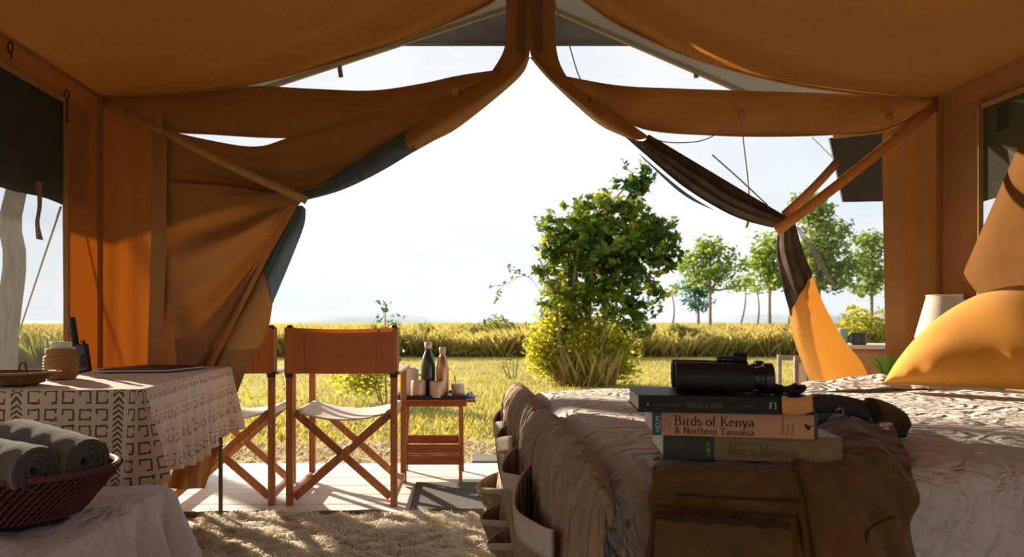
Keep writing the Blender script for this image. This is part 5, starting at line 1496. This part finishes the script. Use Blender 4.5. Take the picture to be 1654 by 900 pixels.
MB().tube([cB + Vector((-.038 - .018 * math.sin(t), 0, .035 + .02 * math.cos(t))) for t in np.linspace(0, PI, 10)], 0.004, 6).build('handle', M['dark_mug'], cp)
# luggage rack
lr = thing('luggage_rack', 'dark wooden luggage rack with white slings left of the right curtain', 'rack', (2.2, 4.05, 0))
for X in (1.995, 2.45):
    for Yy in (3.95, 4.15):
        MB().beam((X, Yy, 0), (X, Yy, 0.72), 0.022, 0.022, (0, 1, 0)).build('post', M['plank_grey'], lr, smooth=False, bevel=0.002)
for zz in (0.44, 0.70):
    MB().beam((1.995, 3.95, zz), (2.45, 3.95, zz), 0.02, 0.03).build('rail', M['plank_grey'], lr, smooth=False, bevel=0.002)
    MB().beam((1.995, 4.15, zz), (2.45, 4.15, zz), 0.02, 0.03).build('rail', M['plank_grey'], lr, smooth=False, bevel=0.002)
MB().box((2.01, 3.955, 0.47), (2.44, 3.962, 0.69)).build('sling', M['white_frame'], lr, smooth=False)

# ================================================================== TROUSERS, BOOKS, BINOCULARS
tr2 = thing('trousers', 'folded dark khaki trousers hanging over the near bed edge under the books', 'trousers', P(1260, 900, 1.2))
def leg1(u, v): return Vector((0, -0.012 * math.sin(u * 8 + v * 3) * v + 0.004 * math.sin(v * 21 + u * 5) - 0.004 * math.sin(u * 31 + 4 * math.sin(v * 8)) * v, 0.003 * math.sin(u * 16) * (1 - v)))
loft(MB(), [px([(1085,740,1.37),(1180,739,1.37),(1300,738,1.37)]), px([(1062,750,1.26),(1180,751,1.25),(1298,751,1.25)]), px([(1053,763,1.215),(1175,764,1.20),(1290,761,1.205)]),
            px([(1050,790,1.20),(1175,790,1.18),(1290,790,1.19)]), px([(1048,850,1.20),(1180,850,1.175),(1305,850,1.18)]), px([(1042,960,1.20),(1180,960,1.17),(1325,960,1.18)])], 50, 60, leg1).build('front_leg', M['pants'], tr2, solid=0.012)
def leg2(u, v):
    return Vector((0, -0.016 * math.sin(u * 7 - v * 9 + 1) * math.sin(PI * u) - 0.007 * math.sin(u * 17 - v * 21), 0.010 * math.sin(u * 9 - v * 8) * (1 - v)))
loft(MB(), [px([(1296,676,1.72),(1350,668,1.72),(1408,672,1.72)]), px([(1300,690,1.50),(1370,678,1.50),(1440,694,1.50)]), px([(1298,722,1.34),(1380,706,1.34),(1458,720,1.36)]),
            px([(1284,752,1.225),(1385,748,1.21),(1470,756,1.25)]), px([(1280,790,1.19),(1390,792,1.16),(1478,796,1.21)]),
            px([(1292,860,1.18),(1395,858,1.15),(1468,850,1.2)]), px([(1312,960,1.18),(1400,960,1.15),(1490,960,1.2)])], 50, 70, leg2).build('back_leg', M['pants'], tr2, solid=0.012)
loft(MB(), [px([(1300,672,1.60),(1340,666,1.60),(1372,668,1.60)]), px([(1306,700,1.46),(1345,690,1.46),(1374,694,1.46)])], 16, 6, lambda u, v: Vector((0, 0, .012))).build('waistband', M['pants_dark'], tr2, solid=0.006)
loft(MB(), [px([(1056,832,1.176),(1160,838,1.155),(1272,846,1.168)]), px([(1054,868,1.172),(1160,874,1.150),(1274,880,1.163)]), px([(1052,960,1.172),(1160,960,1.150),(1276,960,1.163)])], 26, 14,
     lambda u, v: Vector((0, -.004 * math.sin(u * 12 + v * 4) - .008, 0))).build('cargo_pocket', M['pants'], tr2, solid=0.005)
loft(MB(), [px([(1056,826,1.168),(1160,832,1.147),(1272,841,1.160)]), px([(1056,838,1.166),(1160,845,1.145),(1272,852,1.158)])], 26, 4, lambda u, v: Vector((0, -.006, .002 * math.sin(u * 30)))).build('pocket_flap', M['pants_dark'], tr2, solid=0.004)
for pts in ([(1090,797,1.172),(1180,803,1.158),(1288,808,1.168)], [(1060,815,1.172),(1170,824,1.152),(1285,833,1.166)], [(1285,760,1.185),(1298,810,1.168),(1312,900,1.165)], [(1440,833,1.16),(1400,855,1.135),(1395,900,1.135)]):
    MB().tube(cr([p + Vector((0, -.006, 0)) for p in px(pts)], 30), 0.0022, 5).build('seam', M['pants_dark'], tr2)

# ---- lettering
def text_mesh(s, size, m, parent, org, xdir, zdir, squeeze=1.0, name='lettering', align='LEFT'):
    cu = bpy.data.curves.new('lettering', 'FONT'); cu.body = s; cu.size = size; cu.align_x = align; cu.resolution_u = 3
    o = bpy.data.objects.new('tmp', cu); COL.objects.link(o)
    dg = bpy.context.evaluated_depsgraph_get()
    me_ = bpy.data.meshes.new_from_object(o.evaluated_get(dg))
    vs = [v.co.copy() for v in me_.vertices]; fs = [tuple(p.vertices) for p in me_.polygons]
    bpy.data.objects.remove(o); bpy.data.meshes.remove(me_); bpy.data.curves.remove(cu)
    mb = MB().add([Vector(org) + Vector(xdir) * v.x * squeeze + Vector(zdir) * v.y for v in vs], fs)
    return mb.build(name, M[m], parent, smooth=False)

def arc(cx, cy, rx, ry, a0, a1, n=12):
    return [(cx + rx * math.cos(math.radians(a0 + (a1 - a0) * i / n)), cy + ry * math.sin(math.radians(a0 + (a1 - a0) * i / n))) for i in range(n + 1)]
GL = {   # roman book-face letters: advance, strokes, serifs (x, y, half width)
 'B': (.70, [[(.14,0),(.14,1)], [(.14,1),(.32,1)] + arc(.34,.76,.17,.24,90,-90) + [(.14,.52)], [(.14,.52),(.36,.52)] + arc(.38,.26,.21,.26,90,-90) + [(.14,0)]], [(.10,0,.10),(.10,1,.10)]),
 'K': (.78, [[(.14,0),(.14,1)], [(.62,1),(.16,.46)], [(.28,.58),(.66,0)]], [(.14,0,.12),(.14,1,.12),(.62,1,.11),(.67,0,.11)]),
 'N': (.82, [[(.15,0),(.15,1)], [(.15,1),(.66,0)], [(.66,0),(.66,1)]], [(.15,0,.11),(.10,1,.08),(.66,1,.11)]),
 'T': (.72, [[(.36,0),(.36,1)], [(.06,.98),(.66,.98)], [(.07,.98),(.06,.80)], [(.65,.98),(.66,.80)]], [(.36,0,.13)]),
 'A': (.78, [[(.10,0),(.38,1)], [(.38,1),(.66,0)], [(.21,.35),(.56,.35)]], [(.10,0,.10),(.66,0,.12)]),
 'M': (.96, [[(.15,0),(.15,1)], [(.15,1),(.46,.05)], [(.46,.05),(.78,1)], [(.79,0),(.79,1)]], [(.15,0,.11),(.11,1,.09),(.79,0,.12),(.82,1,.09)]),
 'i': (.34, [[(.16,0),(.16,.62)], [(.16,.82),(.16,.93)]], [(.16,0,.11),(.11,.61,.06)]),
 'l': (.34, [[(.16,0),(.16,1)]], [(.16,0,.11),(.11,.99,.06)]),
 'r': (.44, [[(.15,0),(.15,.62)], [(.15,.42)] + arc(.30,.44,.15,.18,165,45)], [(.16,0,.12),(.10,.61,.06)]),
 'd': (.60, [[(.45,0),(.45,1)], arc(.27,.31,.20,.31,60,330)], [(.50,0,.07),(.40,.99,.06)]),
 's': (.44, [arc(.21,.465,.135,.155,20,200) + arc(.22,.165,.155,.165,110,-160)], []),
 'o': (.58, [arc(.28,.31,.22,.31,0,360,22)], []),
 'f': (.40, [[(.16,0),(.16,.80)] + arc(.30,.80,.14,.19,180,50), [(.04,.60),(.32,.60)]], [(.17,0,.12)]),
 'e': (.52, [[(.09,.36),(.43,.36)] + arc(.26,.33,.18,.30,10,320, 18)], []),
 'n': (.64, [[(.15,0),(.15,.62)], [(.15,.42)] + arc(.32,.40,.17,.22,165,0) + [(.49,0)]], [(.15,0,.11),(.10,.61,.06),(.49,0,.11)]),
 'm': (.94, [[(.15,0),(.15,.62)], [(.15,.42)] + arc(.31,.40,.16,.22,165,0) + [(.47,0)], [(.47,.42)] + arc(.63,.40,.16,.22,165,0) + [(.79,0)]], [(.15,0,.11),(.10,.61,.06),(.47,0,.10),(.79,0,.11)]),
 'h': (.64, [[(.15,0),(.15,1)], [(.15,.42)] + arc(.32,.40,.17,.22,165,0) + [(.49,0)]], [(.15,0,.11),(.10,.99,.06),(.49,0,.11)]),
 'y': (.58, [[(.08,.60),(.29,.02)], [(.50,.60),(.24,-.16),(.12,-.28)]], [(.08,.61,.09),(.50,.61,.08)]),
 'a': (.52, [arc(.25,.44,.15,.18,150,0) + [(.40,.06),(.47,.02)], [(.40,.36)] + arc(.24,.17,.16,.17,90,330)], []),
 'c': (.50, [arc(.27,.31,.20,.31,45,320, 16)], []),
 't': (.38, [[(.16,.82),(.16,.12)] + arc(.26,.12,.10,.12,180,300), [(.03,.61),(.32,.61)]], []),
 'z': (.50, [[(.08,.60),(.42,.60)], [(.42,.60),(.07,.02)], [(.07,.02),(.43,.02)], [(.43,.02),(.44,.14)]], []),
 '&': (.84, [arc(.34,.80,.14,.19,-60,220,16) + [(.62,.02)], [(.42,.62)] + arc(.30,.25,.21,.26,115,340,14) + [(.62,.50)]], [(.62,.51,.09),(.66,.01,.08)]),
 ' ': (.34, [], []),
}
def roman(s, h, width, m, parent, org, xdir, zdir, thick=.125, thin=.05):
    xdir, zdir, org = Vector(xdir), Vector(zdir), Vector(org)
    adv = sum(GL[c][0] for c in s)
    k = width / (adv * h)
    nrm = xdir.cross(zdir)
    mb = MB(); X = 0.0; lay = 0
    for c in s:
        a, strokes, serifs = GL[c]
        for st_ in strokes:
            pts = [Vector((p[0], p[1], 0)) for p in st_]
            pts = [p for i, p in enumerate(pts) if i == 0 or (p - pts[i-1]).length > 1e-4]
            vs = []
            for i, p in enumerate(pts):
                d = (pts[min(i+1, len(pts)-1)] - pts[max(i-1, 0)]).normalized()
                w = (thin + (thick - thin) * abs(d.y) ** 1.3) / 2
                if c in 'KNAMz' and d.x * d.y > 0.05: w = thin * .6
                if c == 'z' and d.x * d.y > 0.05: w = thick * .5
                q = Vector((-d.y, d.x, 0)) * w
                vs += [p + q, p - q]
            lay += 1
            W = [org + xdir * ((X + v.x) * h * k) + zdir * (v.y * h) - nrm * (0.000004 * (lay % 7)) for v in vs]
            mb.add(W, [(2*i, 2*i+1, 2*i+3, 2*i+2) for i in range(len(pts) - 1)])
        for (sx_, sy_, hw_) in serifs:
            W = [org + xdir * ((X + sx_ + ex) * h * k) + zdir * ((sy_ + ez) * h) - nrm * 0.00003 for ex, ez in ((-hw_, -.022), (hw_, -.022), (hw_, .03), (-hw_, .03))]
            mb.add(W, [(0, 1, 2, 3)])
        X += a
    return mb.build('lettering', M[m], parent, smooth=False)

def book(label, x0, x1, y0, y1, z0, z1, cover, rz=0.0):
    """spine faces the camera (low y); returns thing, spine part"""
    t = thing('book', label, 'book', ((x0 + x1) / 2, y0, z0), 'stacked field guides'); t.rotation_euler = (0, 0, rz)
    c = 0.0022
    MB().box((x0, y0, z0), (x1, y1, z0 + c)).build('back_cover', M[cover], t, smooth=False)
    MB().box((x0, y0, z1 - c), (x1, y1, z1)).build('front_cover', M[cover], t, smooth=False)
    s = MB().box((x0, y0 - 0.001, z0), (x1, y0 + c, z1)).build('spine', M[cover], t, smooth=False, bevel=0.001)
    MB().box((x0 + .003, y0 + c, z0 + c), (x1 - .003, y1 - .004, z1 - c)).build('pages', M['paper'], t, smooth=False)
    return t, s
def patch(parent, x0, x1, y, z0, z1, m, name='printed_panel', th=0.0006):
    return MB().box((x0, y - th, z0), (x1, y + 0.0002, z1)).build(name, M[m], parent, smooth=False)
def bx(x, Y): return (x - CX) * Y / F
def bz(y, Y): return HC - (y - CY) * Y / F
XD, ZD = Vector((1, 0, 0)), Vector((0, 0, 1))
# bottom book
Y1 = 1.245
za, zb_ = bz(745, Y1), bz(704, Y1)
b1, s1 = book('thick olive and tan field guide at the bottom of the stack', bx(1076, Y1), bx(1350, Y1), Y1, Y1 + 0.17, za, zb_, 'bk_olive', math.radians(-9))
patch(s1, bx(1076, Y1), bx(1156, Y1), Y1 - .001, za + .0003, zb_ - .0003, 'bk_green')
roman('African Mammals', 0.0185, bx(1285, Y1) - bx(1176, Y1), 'ink_brown', s1, (bx(1176, Y1), Y1 - .0016, bz(737, Y1)), XD, ZD)
text_mesh('THE KINGDON FIELD GUIDE TO', 0.0062, 'ink_brown', s1, (bx(1177, Y1), Y1 - .0016, bz(719.5, Y1)), XD, ZD, 0.80)
text_mesh('HELM', 0.0105, 'ink_gold', s1, (bx(1150, Y1), Y1 - .0021, bz(738, Y1)), ZD, -XD, 0.95)
MB().lathe([(0, 0), (.0035, 0)], (0, 0, 0), 10).build('emblem', M['ink_brown'], s1)
em = [c for c in COL.objects if c.parent == s1 and c.name.startswith('emblem')][0]
em.location = (bx(1334, Y1) - WL[s1].x, Y1 - .0016 - WL[s1].y, bz(722, Y1) - WL[s1].z); em.rotation_euler = (PI / 2, 0, 0)
# middle book
Y2 = 1.225
za2 = zb_ + 0.0006; zb2 = za2 + (bz(667, Y2) - bz(707, Y2))
b2, s2 = book('tan and blue field guide to birds in the middle of the stack', bx(1058, Y2), bx(1311, Y2), Y2, Y2 + 0.16, za2, zb2, 'bk_tan', math.radians(-10))
hz = zb2 - za2
def z2(y): return za2 + (707 - y) / 40.0 * hz
patch(s2, bx(1058, Y2), bx(1072.5, Y2), Y2 - .001, za2, zb2, 'bk_blue')
patch(s2, bx(1305.5, Y2), bx(1311, Y2), Y2 - .001, za2, zb2, 'bk_teal')
text_mesh('HELM', 0.0125, 'ink_white', s2, (bx(1070.5, Y2), Y2 - .0021, z2(702)), ZD, -XD, 0.95)
text_mesh('FIELD', 0.0085, 'ink_red', s2, (bx(1080.5, Y2), Y2 - .0016, z2(702)), ZD, -XD, 1.25)
text_mesh('GUIDES', 0.0085, 'ink_red', s2, (bx(1088, Y2), Y2 - .0016, z2(702)), ZD, -XD, 1.05)
roman('Birds of Kenya', 0.0172, bx(1216, Y2) - bx(1093, Y2), 'ink', s2, (bx(1093, Y2), Y2 - .0016, z2(689.5)), XD, ZD, .15, .06)
roman('& Northern Tanzania', 0.0126, bx(1216, Y2) - bx(1093, Y2), 'ink', s2, (bx(1093, Y2), Y2 - .0016, z2(703.5)), XD, ZD, .14, .06)
for k, s_ in enumerate(('Zimmerman', 'Turner', 'Pearson')):
    text_mesh(s_, 0.0068, 'ink_brown', s2, (bx(1260.5 + k * 7.4, Y2), Y2 - .0016, z2(701)), ZD, -XD, 0.95)
def bird(cx, cz):
    pts = [(-.0075,.0045),(-.004,.0055),(-.001,.002),(.003,.0022),(.0085,.0036),(.0055,.0008),(.003,-.001),(.0025,-.0045),(-.0005,-.007),(-.003,-.004),(-.0062,-.001),(-.0066,.0022)]
    return MB().poly([Vector((cx + a, Y2 - .0017, cz + b)) for a, b in pts]).build('bird_mark', M['ink'], s2, smooth=False)
bird(bx(1297, Y2), z2(687))
# top book
Y3 = 1.205
za3 = zb2 + 0.0006; zb3 = za3 + (bz(640, Y3) - bz(668, Y3))
b3, s3 = book('black field guide on top of the stack with an orange paper label', bx(1035, Y3), bx(1308, Y3), Y3, Y3 + 0.165, za3, zb3, 'bk_black', math.radians(-8))
h3 = zb3 - za3
def z3(y): return za3 + (668 - y) / 28.0 * h3
text_mesh('TRACKS & SIGNS', 0.0125, 'ink_grey', s3, (bx(1108, Y3), Y3 - .0016, z3(659)), XD, ZD, 0.70)
text_mesh('A FIELD GUIDE TO THE', 0.0052, 'ink_grey', s3, (bx(1058, Y3), Y3 - .0016, z3(657.3)), XD, ZD, 0.88)
text_mesh('WILDLIFE', 0.0052, 'ink_grey', s3, (bx(1194, Y3), Y3 - .0016, z3(656.5)), XD, ZD, 1.1)
MB().add([Vector((bx(1050 + 2.2 * math.sin(k * PI / 5) * (1 if k % 2 == 0 else .45), Y3), Y3 - .0016, z3(655) + .0028 * math.cos(k * PI / 5) * (1 if k % 2 == 0 else .45))) for k in range(10)], [tuple(range(10))]).build('star_mark', M['ink_white'], s3, smooth=False)
for k, (xa, xb, ya, yb) in enumerate([(1239, 1240.5, 650, 659), (1239, 1244, 649, 650.2), (1239, 1243, 654, 655), (1246, 1249, 649, 650.2), (1247.5, 1249, 650, 659), (1246, 1249, 658.5, 659.5)]):
    MB().box((bx(xa, Y3), Y3 - .0016, z3(yb)), (bx(xb, Y3), Y3 - .0009, z3(ya))).build('publisher_mark', M['ink_white'], s3, smooth=False)
lab = thing('paper_label', 'curled orange paper slip wrapped round the top book', 'label', ((bx(1035, Y3) + bx(1308, Y3)) / 2, Y3, za3)); lab.rotation_euler = (0, 0, math.radians(-8))
loft(MB(), [px([(1259,639,1.198),(1268,642,1.198),(1283,642,1.197),(1296,639,1.196),(1305,634,1.194)]), px([(1259,654,1.197),(1280,655,1.196),(1306,650,1.193)]),
            px([(1260,667,1.198),(1272,669,1.198),(1290,668,1.197),(1307,662,1.194)])], 20, 8).build('front', M['orange_label'], lab, solid=0.0008)
loft(MB(), [px([(1259,639,1.198),(1268,642,1.198),(1283,642,1.197),(1296,639,1.196),(1305,634,1.194)]), px([(1262,636,1.29),(1285,637,1.29),(1307,633,1.29)])], 20, 5).build('folded_top', M['paper'], lab, solid=0.0008)

# binoculars
BZ3 = zb3
YB, RB = 1.25, 0.0285
bn = thing('binoculars', 'black rubber-armoured binoculars lying on the top book', 'binoculars', (bx(1170, YB), YB + .02, BZ3)); bn.rotation_euler = (0, 0, math.radians(-14))
xa, xb = bx(1098, YB), bx(1246, YB)
def barrel(yc, cz):
    w = xb - xa
    MB().lathe([(0, .006), (RB * .80, .006), (RB * .86, 0.0), (RB * .98, .001), (RB, .008), (RB * .99, w * .35), (RB * .95, w * .62), (RB * .90, w * .72), (RB * .86, w * .80)], Vector((xa, yc, cz)), 36, 'X').build('barrel', M['rubber'], bn)
    MB().lathe([(RB * .70, w * .78), (RB * .72, w * .79), (RB * .72, w * .86), (RB * .80, w * .865), (RB * .80, w * .90), (RB * .98, w * .905), (RB * 1.0, w * .925), (RB * 1.0, w * .99), (RB * .9, w), (RB * .5, w), (RB * .45, w * .985), (0, w * .985)], Vector((xa, yc, cz)), 36, 'X').build('eyepiece', M['black'], bn)
    MB().lathe([(0, .0045), (RB * .80, .0045), (RB * .80, .0065)], Vector((xa, yc, cz)), 30, 'X').build('objective_lens', M['bottle_green'], bn)
barrel(YB, BZ3 + RB + .0005); barrel(YB + 0.082, BZ3 + RB + .0005)
MB().box((xa + .045, YB + .01, BZ3 + RB * 1.0), (xb - .06, YB + .072, BZ3 + RB * 1.75)).build('bridge', M['rubber'], bn, smooth=False, bevel=0.004)
MB().tube([(bx(1167, YB), YB + .041, BZ3 + RB * 2.12), (bx(1200, YB), YB + .041, BZ3 + RB * 2.12)], 0.0065, 16).build('focus_shaft', M['black'], bn)
MB().tube([(bx(1192, YB), YB + .041, BZ3 + RB * 2.22), (bx(1213, YB), YB + .041, BZ3 + RB * 2.22)], 0.0105, 20).build('focus_wheel', M['rubber'], bn)
MB().tube([(bx(1160, YB), YB + .041, BZ3 + RB * 1.6), (bx(1215, YB), YB + .041, BZ3 + RB * 1.6)], 0.012, 14).build('hinge', M['black'], bn)
# strap lying on the bed to the right
for k, (cx_, cy_, r_, h_) in enumerate([(1262, 626, .020, .006), (1268, 621, .022, .010), (1258, 617, .018, .013)]):
    c = P(cx_, cy_, 1.27); c.z = BZ3 + h_
    MB().tube([c + Vector((r_ * math.cos(a), r_ * .8 * math.sin(a), .004 * math.sin(2 * a + k))) for a in np.linspace(0, 2 * PI, 25)[:-1]], 0.0042, 6, closed=True).build('strap_coil', M['strap_black'], bn)
sk = thing('camera_strap', 'wide black padded strap lying on the trousers and quilt', 'strap', P(1400, 690, 1.5))
def strap_sheet(rows_, name, m, th=0.006):
    return loft(MB(), rows_, 34, 8, None).build(name, M[m], sk, solid=th)
strap_sheet([px([(1306,641,1.52),(1340,640,1.54),(1370,644,1.56),(1400,652,1.58)]), px([(1306,666,1.42),(1345,664,1.44),(1375,668,1.46),(1405,678,1.48)])], 'webbing', 'strap_black', 0.010)
strap_sheet([px([(1392,651,1.60),(1412,648,1.62),(1440,658,1.62),(1462,672,1.60)]), px([(1400,672,1.54),(1420,668,1.55),(1445,680,1.55),(1470,690,1.54)]), px([(1412,690,1.50),(1425,694,1.50),(1445,704,1.50),(1464,702,1.50)])], 'pad', 'rubber', 0.014)
MB().beam(P(1404,652,1.56) + Vector((0, 0, .012)), P(1418,676,1.52) + Vector((0, 0, .010)), 0.022, 0.005).build('buckle', M['pants_dark'], sk, smooth=False, bevel=0.002)
MB().tube(cr(px([(1350,664,1.44),(1358,660,1.45),(1362,668,1.44),(1352,674,1.43)]), 14), 0.0022, 6).build('clip_ring', M['steel'], sk)
